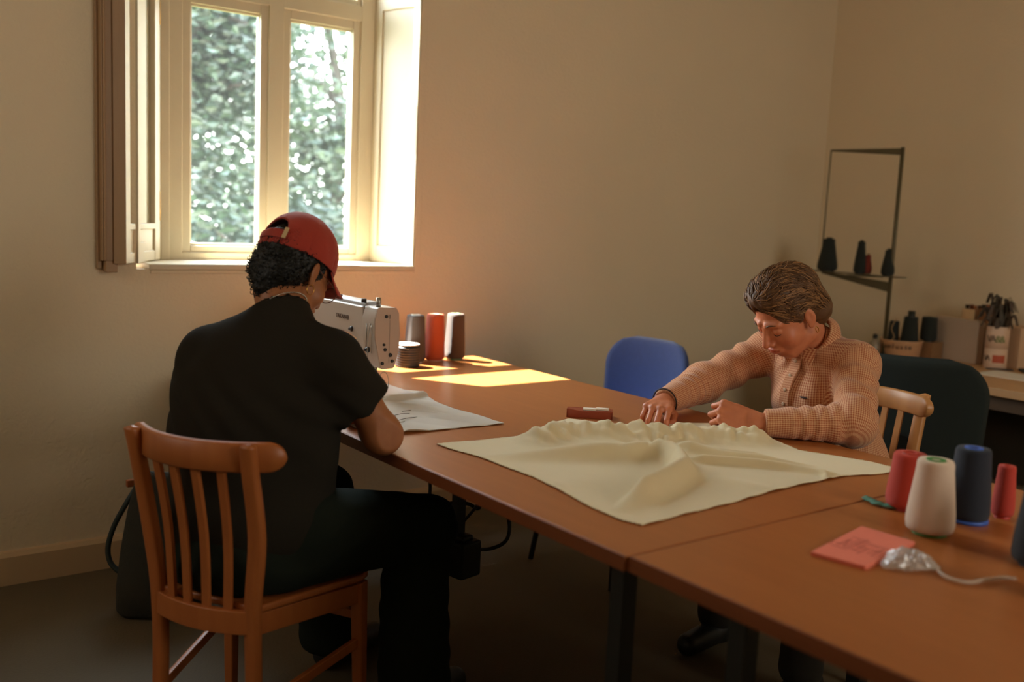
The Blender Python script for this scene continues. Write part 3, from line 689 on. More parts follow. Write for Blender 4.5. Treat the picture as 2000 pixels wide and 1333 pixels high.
def fabric(name, c, tr):
    m = mat(name, c, 0.9, sheen=0.2, noise=0.05, nscale=40)
    N = m.node_tree.nodes; L = m.node_tree.links; b = N['Principled BSDF']; t = N.new('ShaderNodeTexCoord')
    hs = []
    for dr in ('X', 'Y'):
        wv = N.new('ShaderNodeTexWave'); wv.bands_direction = dr; wv.inputs['Scale'].default_value = 260; L.new(t.outputs['Object'], wv.inputs[0]); hs.append(wv)
    ad = N.new('ShaderNodeMath'); L.new(hs[0].outputs['Fac'], ad.inputs[0]); L.new(hs[1].outputs['Fac'], ad.inputs[1]); bp = N.new('ShaderNodeBump'); bp.inputs['Strength'].default_value = .25; bp.inputs['Distance'].default_value = .001
    L.new(ad.outputs[0], bp.inputs['Height']); L.new(bp.outputs[0], b.inputs['Normal'])
    tl = N.new('ShaderNodeBsdfTranslucent'); tl.inputs[0].default_value = tr; ms = N.new('ShaderNodeMixShader'); ms.inputs[0].default_value = .22
    L.new(b.outputs[0], ms.inputs[1]); L.new(tl.outputs[0], ms.inputs[2]); L.new(ms.outputs[0], N['Material Output'].inputs[0]); return m
M_CREAM = fabric('cream_cotton', rgb(244, 228, 186), rgb(240, 215, 155))
M_OFFW = fabric('off_white_cotton', rgb(226, 216, 200), rgb(228, 208, 160))

rng = np.random.default_rng(7)
left = [P2(*p) for p in ((1255, 1027), (1210, 1016), (1150, 990), (1100, 962), (1040, 932), (985, 912), (935, 893), (880, 878), (852, 868))]
bot = [P2(*p) for p in ((1255, 1027), (1300, 1015), (1345, 1003), (1400, 990), (1440, 980), (1500, 962), (1560, 948), (1618, 937), (1650, 930), (1700, 928), (1768, 920))]
right_ = [P2(*p) for p in ((1768, 920), (1700, 903), (1640, 893), (1560, 880), (1530, 868), (1500, 856))]
top_ = [P2(*p) for p in ((852, 868), (920, 862), (1000, 855), (1040, 848), (1060, 833), (1110, 818), (1150, 824), (1200, 830), (1260, 830), (1330, 826), (1390, 828), (1440, 838), (1500, 856))]
S = coons(bot, right_, top_, left, 260, 240)
for e, amp in ((0, 1), (-1, 1)):                          # slightly wavy, frayed borders
    S[e, :, :] += rng.normal(size=S[e, :, :].shape)*.0008; S[:, e, :] += rng.normal(size=S[:, e, :].shape)*.0008
Pn = S.reshape(-1, 2)
Z = np.full(len(Pn), 0.7512)
def PL(pts, z=0.77): return [P2(x, y, z) for x, y in pts]
gx, gy = P2(1290, 862, .78)
rad = np.hypot(Pn[:, 0]-gx, Pn[:, 1]-gy); ang = np.arctan2(Pn[:, 1]-gy, Pn[:, 0]-gx)
up = np.clip((np.array(seg_dist(Pn, PL([(900, 868), (1060, 868), (1290, 872), (1340, 900), (1480, 905), (1760, 915)]))[2])), 0, 1)
# large folds
Z += fold(Pn, PL([(1296, 868), (1325, 888), (1335, 905), (1300, 925), (1255, 945), (1212, 972)], .785), .050, .026, (.08, .25), .25)
Z += fold(Pn, PL([(930, 868), (1020, 870), (1120, 870), (1220, 872), (1295, 870)], .785), .040, .027, (.6, .02), -.35)
Z += fold(Pn, PL([(1335, 893), (1440, 900), (1540, 908), (1640, 922), (1720, 930)], .765), .022, .017, (.1, .6), .3)
Z += fold(Pn, PL([(1320, 868), (1420, 880), (1520, 890), (1600, 895)], .775), .022, .015, (.1, .4))
Z += fold(Pn, PL([(1310, 858), (1400, 866), (1480, 872), (1540, 876)], .785), .018, .014, (.1, .3))
Z += fold(Pn, PL([(1380, 930), (1480, 950), (1540, 965)], .755), .006, .03, (.3, .5))
Z += fold(Pn, PL([(1606, 944), (1622, 936), (1600, 920)], .755), .010, .010, (.1, .5))
Z += fold(Pn, PL([(1040, 960), (1120, 940), (1180, 935)], .755), .004, .04, (.3, .5))
# gathered, crumpled band along the far side
band = np.exp(-(seg_dist(Pn, PL([(1060, 848), (1110, 838), (1200, 845), (1290, 850), (1400, 848), (1470, 852)], .77))[0]/.050)**2)
cr = np.zeros(len(Pn)); rng2 = np.random.default_rng(12)
for k in range(16):
    th = rng2.uniform(-.9, .9) + PI/2*0 ; f = rng2.uniform(35, 120); ph = rng2.uniform(0, 6.28); dx, dy = math.cos(th), math.sin(th)
    cr += np.abs(np.sin((Pn[:, 0]*dx+Pn[:, 1]*dy)*f+ph + 1.2*np.sin(Pn[:, 0]*23+Pn[:, 1]*31*math.sin(k)+k)))**1.5*(50/f)**.8
cr /= 16
Z += band*(.014 + .062*cr)
spokes = np.clip(1-rad/.26, 0, 1)*(rad > .0)*np.clip(rad/.05, 0, 1)
Z += .012*spokes*np.abs(np.sin(ang*7.5+1.3*np.sin(rad*14)))*np.clip((Pn[:, 1]-1.55)/.25, 0, 1)
Z += .018*np.exp(-(rad/.035)**2)
edge = np.minimum(np.minimum(np.indices(S.shape[:2])[0], S.shape[0]-1-np.indices(S.shape[:2])[0]), np.minimum(np.indices(S.shape[:2])[1], S.shape[1]-1-np.indices(S.shape[:2])[1])).reshape(-1)
Z = 0.7512 + (Z-0.7512)*np.clip(edge/6.0, .25, 1)
Z += .0012*np.clip(1-edge/4.0, 0, 1)*(1+np.sin(np.arange(len(Z))*.21))
Z = Z.reshape(S.shape[:2])
for it in range(1): Z[1:-1, 1:-1] = (Z[1:-1, 1:-1]*2 + Z[2:, 1:-1]+Z[:-2, 1:-1]+Z[1:-1, 2:]+Z[1:-1, :-2])/6
clothA = cloth('cotton_cloth', S, Z, M_CREAM, 'large cream yellow cloth spread and gathered under the hands of the checked-shirt person', 'cloth')
CZ, CS = Z, S
def cloth_height(x, y, r=.03):
    d = (CS[..., 0]-x)**2+(CS[..., 1]-y)**2; m = d < r*r; return float(CZ[m].max()) if m.any() else TZ

bot2 = [P2(*p) for p in ((768, 850), (800, 846), (850, 842), (900, 836), (950, 832), (985, 828))]
right2 = [P2(*p) for p in ((985, 828), (950, 817), (905, 804), (880, 797), (860, 790), (835, 776), (822, 766))]
top2 = [P2(*p) for p in ((640, 775), (680, 770), (720, 768), (760, 768), (790, 763), (822, 766))]
left2 = [P2(*p) for p in ((768, 850), (730, 845), (690, 835), (655, 815), (640, 775))]
S2 = coons(bot2, right2, top2, left2, 110, 110); Q = S2.reshape(-1, 2); Z2 = np.full(len(Q), .7514)
Z2 += fold(Q, PL([(770, 850), (800, 843), (880, 839), (960, 832)], .757), .009, .010, (.1, .7)) + fold(Q, PL([(740, 782), (790, 779), (840, 771)], .757), .018, .014, (.2, .15), .3)
Z2 += fold(Q, PL([(770, 797), (820, 802), (870, 806)], .757), .006, .009, (.3, .4)) + fold(Q, PL([(760, 786), (800, 790), (835, 789)], .757), .006, .009, (.3, .4)) + fold(Q, PL([(775, 815), (830, 812)], .757), .004, .010, (.3, .4))
Z2 += .002*np.abs(np.sin(Q[:, 0]*35+Q[:, 1]*20))
o = cloth('cotton_cloth', S2, Z2.reshape(S2.shape[:2]), M_OFFW, 'smaller off-white cloth under the sewing machine needle, beside the elbow in black', 'cloth')
for a, b in (((768, 812), (800, 808)), ((775, 822), (815, 815)), ((772, 829), (790, 824)), ((785, 804), (825, 801))):
    A, B = atz(*a, .7555), atz(*b, .7555); MB().tube([A, (A+B)/2+Vector((0, .002, .0015)), B], .0009, 5).build('basting_stitch', mat('brown_thread', rgb(112, 92, 70), .8), o)

# ------------------------------------------------------------------ sewing machine
M_ENAMEL = mat('machine_enamel', rgb(206, 198, 190), 0.32, noise=0.04, nscale=10, coat=.3)
M_FACE = mat('machine_faceplate', rgb(190, 160, 140), 0.35, metal=.25)
M_SCREW = mat('dark_screw', rgb(42, 34, 30), 0.5)
mx0, mx1, my = 1.505, 1.595, 2.700                       # faceplate: x range and the plane of its face
t = thing('sewing_machine', 'white industrial sewing machine in front of the person in the red cap', 'sewing machine', ((mx0+mx1)/2, my+.25, TZ))
zt = TZ+.292; zb = TZ+.096
def fx(u): return mx0+(mx1-mx0)*u
prof = [(fx(.10), zt), (fx(.82), zt), (fx(.93), zt-.016), (fx(1.0), zt-.085), (fx(.96), zb+.055), (fx(.80), zb+.004), (fx(.74), zb), (fx(.30), zb-.002), (fx(.24), zb+.006), (fx(.06), zb+.075), (fx(.0), zt-.10), (fx(-.02), zt-.04)]
hd = MB(); hd.prism([(x, z) for x, z in prof], (0, .085, 0), (0, my+.004, 0), (1, 0, 0), (0, 0, 1))
# arm: lofted rounded section to the pillar, arched below
secs = []
for y, zlo in ((my+.07, zb+.045), (my+.10, zt-.145), (my+.14, zt-.112), (my+.20, zt-.102), (my+.28, zt-.102), (my+.33, zt-.112), (my+.365, zt-.15), (my+.385, TZ+.10), (my+.40, TZ+.03), (my+.40, TZ+.012), (my+.52, TZ+.012), (my+.52, zt-.1), (my+.52, zt)):
    secs.append((y, zlo))
side = [(y, z) for y, z in secs] + [(my+.51, zt-.004), (my+.10, zt-.004)]
hd.prism(side, (.078, 0, 0), (fx(.05), 0, 0), (0, 1, 0), (0, 0, 1))
hd.build('arm', M_ENAMEL, t, bevel=.010, segs=4)
top = MB().box((fx(.14), my+.085, zt-.010), (fx(.74), my+.50, zt+.010)); top.build('top_cover', mat('machine_grey', rgb(176, 176, 180), .35, coat=.2), t, bevel=.008, segs=4)
fp = MB(); fp.prism([(x, z) for x, z in prof], (0, .005, 0), (0, my, 0), (1, 0, 0), (0, 0, 1)); fpo = fp.build('faceplate', M_FACE, t, bevel=.0015)
sc = MB()
for u, z, r in ((.42, zt-.028, .0055), (.35, zb+.078, .0045), (.40, zb+.062, .0058), (.62, zb+.044, .0065), (.30, zb+.018, .0058), (.70, zb+.024, .0055)):
    sc.lathe([(0, 0), (r, 0), (r*.9, .004), (0, .004)], (fx(u), my, z), 14, axis=(0, -1, 0), cap=False)
sc.box((fx(.55), my-.001, zt-.036), (fx(.57), my, zt-.022)); sc.box((fx(.565), my-.0006, zb+.02), (fx(.572), my, zt-.04))
sc.build('screws', M_SCREW, fpo)
MB().tube([(fx(.28), my+.03, zt), (fx(.28), my+.03, zt+.030)], .0075, 16).build('presser_screw', M_STEEL, t)
for u_, y_, h_ in ((.12, .10, .020), (.3, .30, .015), (.3, .34, .015)): MB().tube([(fx(u_), my+y_, zt+.008), (fx(u_), my+y_, zt+h_)], .0085, 16).build('oil_plug', M_SCREW, t)
nb = MB(); nx = fx(.34); ny = my+.045
nb.tube([(nx, ny, zb+.01), (nx, ny, zb-.035)], .0042, 10).tube([(nx, ny, zb-.035), (nx, ny, zb-.078)], [.0012, .0006], 8); nb.build('needle_bar', M_STEEL, t)
pf = MB(); pf.tube([(nx, ny+.018, zb+.01), (nx, ny+.018, zb-.055)], .0048, 10).box((nx-.007, ny-.018, TZ+.010), (nx+.007, ny+.020, TZ+.014)).bar((nx, ny+.018, zb-.05), (nx, ny+.006, TZ+.012), .012, .008); pf.build('presser_foot', M_STEEL, t)
ring = [(nx+.022+.019*math.cos(a), ny-.012, zb-.052+.036*math.sin(a)) for a in np.linspace(0, 2*PI, 28, endpoint=False)]
MB().tube(ring, .0009, 6, closed=True).tube([(nx+.02+.005*math.cos(a), ny-.012, zb-.066+.005*math.sin(a)) for a in np.linspace(0, 2*PI, 12, endpoint=False)], .0009, 5, closed=True).build('finger_guard', M_STEEL, t)
th = MB(); th.tube(catmull([(fx(-.03), my+.03, zt-.052), (fx(-.10), my+.03, zt-.10), (fx(-.12), my+.03, zb+.05), (fx(-.05), my+.035, zb+.01)], 6), .0012, 6)
th.tube([(fx(.0)-.004, my+.018, zt-.055), (fx(.02)-.004, my+.018, zb+.05)], .0012, 6); th.tube([(fx(-.02), my+.055, zt-.055), (fx(-.02), my+.055, zb+.062)], .0015, 6)
th.build('thread_guide', M_STEEL, t)
MB().lathe([(0, 0), (.009, 0), (.011, .004), (.009, .008), (.005, .010), (.005, .016), (0, .016)], (fx(.03), my+.045, zb+.058), 18, axis=(-1, 0, 0), cap=False).build('tension_disc', M_SCREW, t)
MB().lathe([(0, 0), (.0085, 0), (.009, .004), (0, .006)], (fx(.05), my+.165, zt-.085), 18, axis=(-1, 0, 0), cap=False).lathe([(0, 0), (.004, 0), (.004, .003), (0, .003)], (fx(.05), my+.183, zt-.088), 12, axis=(-1, 0, 0), cap=False).build('arm_button', M_SCREW, t)
bd = MB().box((1.475, my-.02, TZ+.0002), (1.66, my+.55, TZ+.0095)); bd.build('bed', M_ENAMEL, t, bevel=.003)
MB().lathe([(0, 0), (.062, 0), (.066, .008), (.066, .024), (.05, .03), (0, .03)], ((fx(0)+.039+.006), my+.52, zt-.065), 32, axis=(0, 1, 0), cap=False).build('hand_wheel', M_BLACKP, t)
txt = text('brand_lettering', 'TAKARAB', .021, (fx(.05)-.0006, my+.235, zt-.052), (0, -1, 0), (0, 0, 1), mat('brown_lettering', rgb(88, 66, 54), .6)); txt.parent = t; txt.matrix_parent_inverse = Matrix.Translation(-Vector(t.location))

# ------------------------------------------------------------------ wall desk and what stands on it
DZ = 0.72; DX0 = atz(1905, 752, DZ).x; DX1 = XR-.005
t = thing('wall_desk', 'pale topped desk along the right wall', 'desk', ((DX0+DX1)/2, 2.0, 0))
MB().box((DX0, .35, DZ-.035), (DX1, 3.02, DZ)).build('desktop', mat('pale_desk_laminate', rgb(196, 152, 106), .5, noise=.12, nscale=4, stretch=(6, .8, 6)), t, bevel=.003)
MB().box((DX0+.04, .40, DZ-.10), (DX0+.06, 2.98, DZ-.035)).build('apron', mat('dark_apron', rgb(84, 62, 40), .6), t)
for y in (.40, 1.7, 2.94): MB().box((DX0+.05, y, 0), (DX1-.05, y+.03, DZ-.035)).build('side_panel', mat('desk_panel', rgb(84, 72, 54), .7), t)
MB().box((DX1-.06, .42, .12), (DX1-.045, 2.95, DZ-.04)).build('back_panel', MATS['desk_panel'], t)
def dz(px, py): return atz(px, py, DZ)
# thread stand
pB = atx(1738, 560, 4.52); pB = Vector((4.52, pB.y, 0)); M_ARM = mat('thread_stand_metal', rgb(92, 84, 60), .5, metal=.3)
t = thing('thread_stand', 'thin metal thread stand with two arms on the desk by the corner', 'thread stand', (pB.x, pB.y, DZ))
zT = atx(1760, 292, 4.52).z; yP = pB.y
yE = atx(1624, 288, 4.52).y; zS = atx(1738, 548, 4.52).z; yS = atx(1606, 530, 4.52).y
MB().tube([(4.52, yP, DZ+.01), (4.52, yP, zT+.01)], .010, 10).build('post', M_ARM, t)
MB().lathe([(0, 0), (.06, 0), (.06, .01), (.02, .016), (0, .016)], (4.52, yP, DZ), 24, cap=False).build('foot', M_ARM, t)
a_ = MB(); a_.bar((4.52, yP, zT-.012), (4.52, yE, zT+.004), .010, .034, w2=.010, h2=.010); a_.build('top_arm', M_ARM, t)
a_ = MB(); a_.tube([(4.52, yE, zT), (4.52, yE+.004, zS+.02)], .0035, 8); a_.build('guide_rod', M_ARM, t)
a_ = MB(); a_.bar((4.52, yP, zS-.035), (4.52, yS, zS+.012), .012, .050, w2=.012, h2=.012); a_.build('lower_arm', M_ARM, t)
sh_ = MB(); yA, yB_ = yP-.06, yS+.09
sh_.bar((4.52, yA, zS+.018), (4.52, yB_, zS+.018), .09, .004, up=(0, 0, 1)); sh_.bar((4.46, (yA+yB_)/2-.02, zS+.010), (4.62, (yA+yB_)/2-.10, zS+.010), .05, .006); sh_.build('cone_shelf', M_ARM, t)
DARKT = rgb(26, 34, 30)
for k, (px, w_, top_y, bot_y, c, lab) in enumerate(((1616, .060, 448, 516, DARKT, 'broad black thread cone at the corner end of the thread stand'), (1679, .036, 455, 523, DARKT, 'tall slim black thread cone in the middle of the thread stand'), (1694, .026, 482, 524, rgb(136, 50, 36), 'short red thread cone beside the slim black one on the stand'), (1734, .038, 470, 526, DARKT, 'black thread cone against the post of the thread stand'))):
    p = atx(px, bot_y, 4.52 if k != 2 else 4.55); hgt = (atx(px, top_y, p.x)-p).z
    thread_cone(lab, p.x, p.y, zS+.020, w_*.88, w_*.52, hgt-.012, c, c if k != 2 else rgb(120, 90, 60), 'cones on the thread stand', nub=.006)
# bowl with dark cones, box beside it
M_BOWL = mat('cream_plastic_tub', rgb(206, 166, 128), .6)
p = dz(1757, 697); p.z = DZ
t = thing('plastic_tub', 'cream tub with dark lettering holding black cones on the desk', 'tub', (p.x, p.y, DZ))
MB().lathe([(0, 0), (.085, 0), (.092, .004), (.104, .085), (.108, .088), (.106, .091), (.100, .088), (.089, .008), (0, .008)], p, 40, cap=False).build('body', M_BOWL, t)
vw = (Vector((p.x, p.y, 0))).normalized(); sx = Vector((vw.y, -vw.x, 0))
lt = 'anluste'
for k, ch in enumerate(lt):
    a = (k-3)*.20-.15; nrm = (-vw*math.cos(a) + sx*math.sin(a)); q = p + nrm*.1035 + Vector((0, 0, .060))
    o = text('lettering', ch, .034, q, (-nrm.y, nrm.x, 0), (0, 0, 1), mat('dark_lettering', rgb(52, 42, 32), .6), depth=.0008); o.parent = t; o.matrix_parent_inverse = Matrix.Translation(-Vector(t.location))
def lump(name, label, cat, blobs, m, group=None):
    """an organic closed form from overlapping ellipsoids (remeshed as one skin)"""
    mb = MB()
    for c, r in blobs: mb.sphere(c, 1.0, 20, sc=r)
    o = mb.build(name, m, None); r_ = o.modifiers.new('skin', 'REMESH'); r_.mode = 'VOXEL'; r_.voxel_size = .006; r_.use_smooth_shade = True; s_ = o.modifiers.new('sm', 'SMOOTH'); s_.iterations = 3
    return prop(o, label, cat, group)
M_DKT = cone_mat('dark_thread', rgb(28, 38, 34))
for k, (px, rb, rt, hh, dd) in enumerate(((1741, .030, .024, .17, .02), (1772, .048, .034, .20, -.01))):
    q = dz(px, 690); 
    q = Vector((p.x, p.y, 0)) + sx*((px-1757)/1911*4.8) + vw*dd
    thread_cone(['slim black cone standing in the cream tub', 'thick black cone standing in the cream tub'][k], q.x, q.y, DZ+.010, rb, rt, hh, DARKT, DARKT, 'black cones in the tub', nub=(0, .028)[k])
pts = catmull([tuple(p + sx*(-.03) - vw*.05 + Vector((0, 0, .20))), tuple(p + sx*(-.05) - vw*.07 + Vector((0, 0, .15))), tuple(p + sx*(-.035) - vw*.08 + Vector((0, 0, .11))), tuple(p + sx*(-.045) - vw*.095 + Vector((0, 0, .09)))], 6)
o = MB().tube(pts, .0022, 6).build('loose_thread', mat('beige_thread', rgb(170, 138, 96), .8), None); prop(o, 'loose beige thread end hanging over the cones in the tub', 'thread')
q = dz(1809, 700) + vw*.02; t = thing('cardboard_box', 'small dim cardboard box between tub and pale board', 'box', (q.x, q.y, DZ))
cb = MB(); cb.box((q.x-.04, q.y-.05, DZ), (q.x+.06, q.y+.05, DZ+.085)); cb.build('carton', mat('dim_cardboard', rgb(140, 104, 68), .8), t, bevel=.001)
thread_cone('black cone standing on the small cardboard box', q.x, q.y, DZ+.0855, .042, .038, .125, DARKT, DARKT)
# pale board leaning
A, B = dz(1820, 697), dz(1905, 712); d = (B-A); d.z = 0; Wd = d.length; d.normalize(); nn = Vector((d.y, -d.x, 0)); nn = nn if nn.dot(vw) < 0 else -nn
t = thing('foam_board', 'pale square board standing upright on the desk', 'board', A)
Hb = .215; bo = MB(); r_ = .02
out = [(0, 0), (Wd, 0), (Wd, Hb-r_)] + [(Wd-r_+r_*math.cos(a), Hb-r_+r_*math.sin(a)) for a in np.linspace(0, PI/2, 6)[1:]] + [(0, Hb)]
bo.prism(out, -nn*.045, (A.x, A.y, DZ), d, (0, 0, 1)); bo.build('panel', mat('board_grey', rgb(186, 168, 150), .7), t, bevel=.002)
# white box behind it carrying small boxes
A2 = dz(1905, 712) - nn*.02 + d*.02; t = thing('storage_box', 'off-white storage box behind the pale board and the cup', 'box', A2)
Mx = Matrix(((d.x, nn.x, 0, A2.x), (d.y, nn.y, 0, A2.y), (0, 0, 1, DZ), (0, 0, 0, 1)))
MB().box((-.21, -.20, 0), (.15, -.06, .20), Mx).build('carton', mat('offwhite_card', rgb(196, 164, 132), .8), t, bevel=.002)
k0 = Mx @ Vector((-.15, -.12, .2))
for k, (u, w_, h_, c, lab) in enumerate(((-.17, .075, .060, rgb(240, 208, 168), 'small cream box of spools, left of the boxes on the storage box'), (-.085, .055, .070, rgb(140, 96, 60), 'brown box between the two cream ones on the storage box'), (-.02, .078, .068, rgb(240, 192, 132), 'taller cream box of spools, right of the boxes on the storage box'))):
    o0 = Mx @ Vector((u, -.12, .2)); t = thing('spool_box', lab, 'box', o0, group='little boxes on the storage box')
    b_ = MB(); Mk = Mx @ Matrix.Translation((u, -.12, .2005))
    b_.box((-w_/2, -.035, 0), (w_/2, .035, .004), Mk)
    for x0, x1, y0, y1 in ((-w_/2, w_/2, .032, .035), (-w_/2, w_/2, -.035, -.032), (-w_/2, -w_/2+.003, -.035, .035), (w_/2-.003, w_/2, -.035, .035)): b_.box((x0, y0, 0), (x1, y1, h_), Mk)
    b_.build('carton', mat('carton_%d' % k, c, .8), t)
    for j, cc_ in enumerate((rgb(120, 60, 34), rgb(90, 60, 40), rgb(60, 48, 30), rgb(170, 110, 70))):
        cx = -w_/2+.014+(w_-.028)*(j % 2); cy = (-.017, .017)[j//2]; q0 = Mk @ Vector((cx, cy, .005))
        MB().lathe([(0, 0), (.011, 0), (.011, .004), (.009, .006), (.009, h_+.008), (.011, h_+.010), (.011, h_+.014), (0, h_+.014)], q0, 12, cap=False).build('spool', mat('spool_%d' % j, cc_, .7), t)
# dark bunch of ribbons in a dark pot
c0_ = dz(1942, 719); t = thing('ribbon_bundle', 'dark bundle of ribbons standing in the printed canister', 'ribbon bundle', (c0_.x, c0_.y, DZ)); rd = random.Random(9); rb_ = MB()
MB().lathe([(0, .008), (.026, .008), (.030, .24), (0, .24)], (c0_.x, c0_.y, DZ), 24, cap=False).build('wrapped_base', mat('dark_wrap', rgb(30, 52, 44), .6), t)
for k in range(46):
    a = rd.uniform(0, 2*PI); r1 = rd.uniform(.02, .085); h1 = rd.uniform(.24, .36); e = c0_ + Vector((math.cos(a)*r1, math.sin(a)*r1, h1-c0_.z+DZ)); e2 = c0_ + Vector((math.cos(a)*(r1+.025), math.sin(a)*(r1+.025), h1-.05-c0_.z+DZ))
    q0 = c0_ + Vector((math.cos(a)*.02, math.sin(a)*.02, .12-c0_.z+DZ)); pt = catmull([tuple(q0), tuple((q0+e)/2+Vector((0, 0, .02))), tuple(e), tuple(e2)], 4)
    for u, v in zip(pt[:-1], pt[1:]): rb_.bar(u, v, .015, .002)
rb_.build('ribbons', mat('dark_ribbon', rgb(36, 62, 50), .6, noise=.6, nscale=20, col2=rgb(96, 58, 44)), t)
# printed cup stack
q = dz(1942, 719); t = thing('printed_canister', 'pale canister with green and red print on the desk', 'canister', (q.x, q.y, DZ))
Hc = .205; MB().lathe([(0, 0), (.050, 0), (.052, .003), (.052, Hc*.46), (.0495, Hc*.465), (.0495, Hc*.48), (.052, Hc*.485), (.052, Hc-.003), (.050, Hc), (.048, Hc-.002), (.047, .006), (0, .006)], q, 40, cap=False).build('body', mat('canister_pale', rgb(208, 176, 150), .5), t)
vq = Vector((q.x, q.y, 0)).normalized(); sq = Vector((vq.y, -vq.x, 0))
def wrap(ch, a, z, size, m):
    nrm = (-vq*math.cos(a)+sq*math.sin(a)); pp = Vector((q.x, q.y, DZ+z))+nrm*.0525
    o = text('print', ch, size, pp, (-nrm.y, nrm.x, 0), (0, 0, 1), m, depth=.0006); o.parent = t; o.matrix_parent_inverse = Matrix.Translation(-Vector(t.location))
m_dk = mat('print_dark', rgb(70, 58, 44), .6); m_gr = mat('print_green', rgb(84, 108, 36), .6); m_rd = mat('print_red', rgb(176, 76, 44), .6)
for ch, a in (('V', -.75), ('A', -.35)): wrap(ch, a, Hc*.70, .046, m_dk)
for ch, a in (('&', .08), ('&', .45)): wrap(ch, a, Hc*.70, .046, m_gr)
for ch, a in (('V', -.95), ('A', -.65)): wrap(ch, a, Hc*.24, .040, m_dk)
bnd = MB(); 
for k in range(10):
    a0, a1 = -.25+.11*k, -.25+.11*(k+1); P_ = [Vector((q.x, q.y, DZ))+(-vq*math.cos(a)+sq*math.sin(a))*.0526 for a in (a0, a1)]
    bnd.add([P_[0]+Vector((0, 0, Hc*.15)), P_[1]+Vector((0, 0, Hc*.15)), P_[1]+Vector((0, 0, Hc*.33)), P_[0]+Vector((0, 0, Hc*.33))], [(0, 1, 2, 3)])
bnd.build('red_band', m_rd, t)
# papers, dark scissors, dim heap at the frame's edge
q = dz(1975, 735); t = prop(MB().box((q.x-.11, q.y-.22, DZ+.0003), (q.x+.10, q.y+.12, DZ+.003)).build('paper_sheet', MATS['paper_white'], None), 'white paper sheets on the desk at the right edge', 'paper')
t = thing('scissors', 'black scissors lying on the white paper', 'scissors', (q.x, q.y, DZ+.004)); A = dz(1925, 722); B = dz(2010, 728); A.z = B.z = DZ+.008; dd_ = (B-A).normalized(); s_ = Vector((-dd_.y, dd_.x, 0))
for s in (-1, 1):
    MB().prism([(0, 0), (.12, -.006), (.12, .010), (.01, .004)], (0, 0, .004), A+s_*s*.012+Vector((0, 0, -.004)), dd_, s_).build('blade', M_BLACKP, t)
    MB().tube([(B+s_*(s*.02+.018*math.cos(a))+dd_*(-.01+.028*math.sin(a))) for a in np.linspace(0, 2*PI, 20, endpoint=False)], .006, 8, closed=True).build('handle', M_BLACKP, t)
q = dz(1990, 712) - vq*0 ; q = Vector((q.x+.16, q.y-.06, 0))
o = lump('dim_jar', 'brownish jar at the far right edge of the desk', 'jar', [((q.x, q.y, DZ+.058), (.045, .045, .055)), ((q.x, q.y, DZ+.10), (.03, .03, .03))], mat('jar_brown', rgb(110, 76, 56), .5)); o.name = 'jar'
q = dz(1706, 694); t = thing('small_bottle', 'small pale bottle behind the shirt shoulder on the desk', 'bottle', (q.x, q.y, DZ))
MB().lathe([(0, 0), (.026, 0), (.028, .004), (.028, .06), (.012, .078), (.010, .09)], (q.x, q.y, DZ), 20).build('body', mat('dim_plastic', rgb(140, 128, 110), .3), t)
MB().lathe([(.012, .088), (.013, .105), (.004, .112)], (q.x, q.y, DZ), 16).build('cap', M_BLACKP, t)

# ------------------------------------------------------------------ bag, cables and motor under the table
t = thing('shoulder_bag', 'dark bag with a looped strap on the floor behind the front chair', 'bag', (.97, 3.13, 0))
mb = MB(); bp_ = Vector((.97, 3.13, 0)); sb = Vector((.80, -.60, 0)); fb = Vector((.60, .80, 0)); vs = []; fs = []; n = 28
for z, wv, tv in ((0.002, .13, .07), (.02, .14, .085), (.10, .14, .085), (.22, .13, .07), (.34, .115, .05), (.42, .10, .03), (.46, .09, .016), (.475, .085, .006)):
    for a in range(n):
        an = 2*PI*a/n; ca, sa = math.cos(an), math.sin(an); vs.append(bp_ + sb*(math.copysign(abs(ca)**.7, ca)*wv + .03*z) + fb*(math.copysign(abs(sa)**.8, sa)*tv*(1+.08*math.sin(5*an+z*20))) + Vector((0, 0, z)))
k = 8
for i in range(k-1): fs += [(i*n+a, i*n+(a+1) % n, (i+1)*n+(a+1) % n, (i+1)*n+a) for a in range(n)]
fs += [tuple(range(n))[::-1], tuple(range((k-1)*n, k*n))]
mb.add(vs, fs, True).build('body', mat('dark_olive_canvas', rgb(48, 46, 34), .85, noise=.4, nscale=9, bump=.3, bscale=200), t)
s1 = [atd(268, 950, 3.25), atd(246, 985, 3.2), atd(222, 1030, 3.2), atd(211, 1070, 3.2), atd(216, 1100, 3.2), atd(236, 1120, 3.2)]
MB().tube(catmull([tuple(v) for v in s1], 6), .0085, 8).build('strap', mat('dark_green_strap', rgb(30, 40, 34), .7), t)
a = atd(256, 944, 3.25); MB().bar(a-Vector((0, 0, .012)), a+Vector((0, 0, .012)), .03, .02).build('leather_tab', mat('tan_leather', rgb(150, 84, 44), .5), t, bevel=.003)
a, b = atz(246, 1162, .02), atz(300, 1190, .02)
o = MB().bar((a.x, a.y, .012), (b.x, b.y, .012), .03, .022).build('wooden_batten', M_BEECH, None, bevel=.003); prop(o, 'thin wooden batten on the floor at the foot of the bag', 'batten')

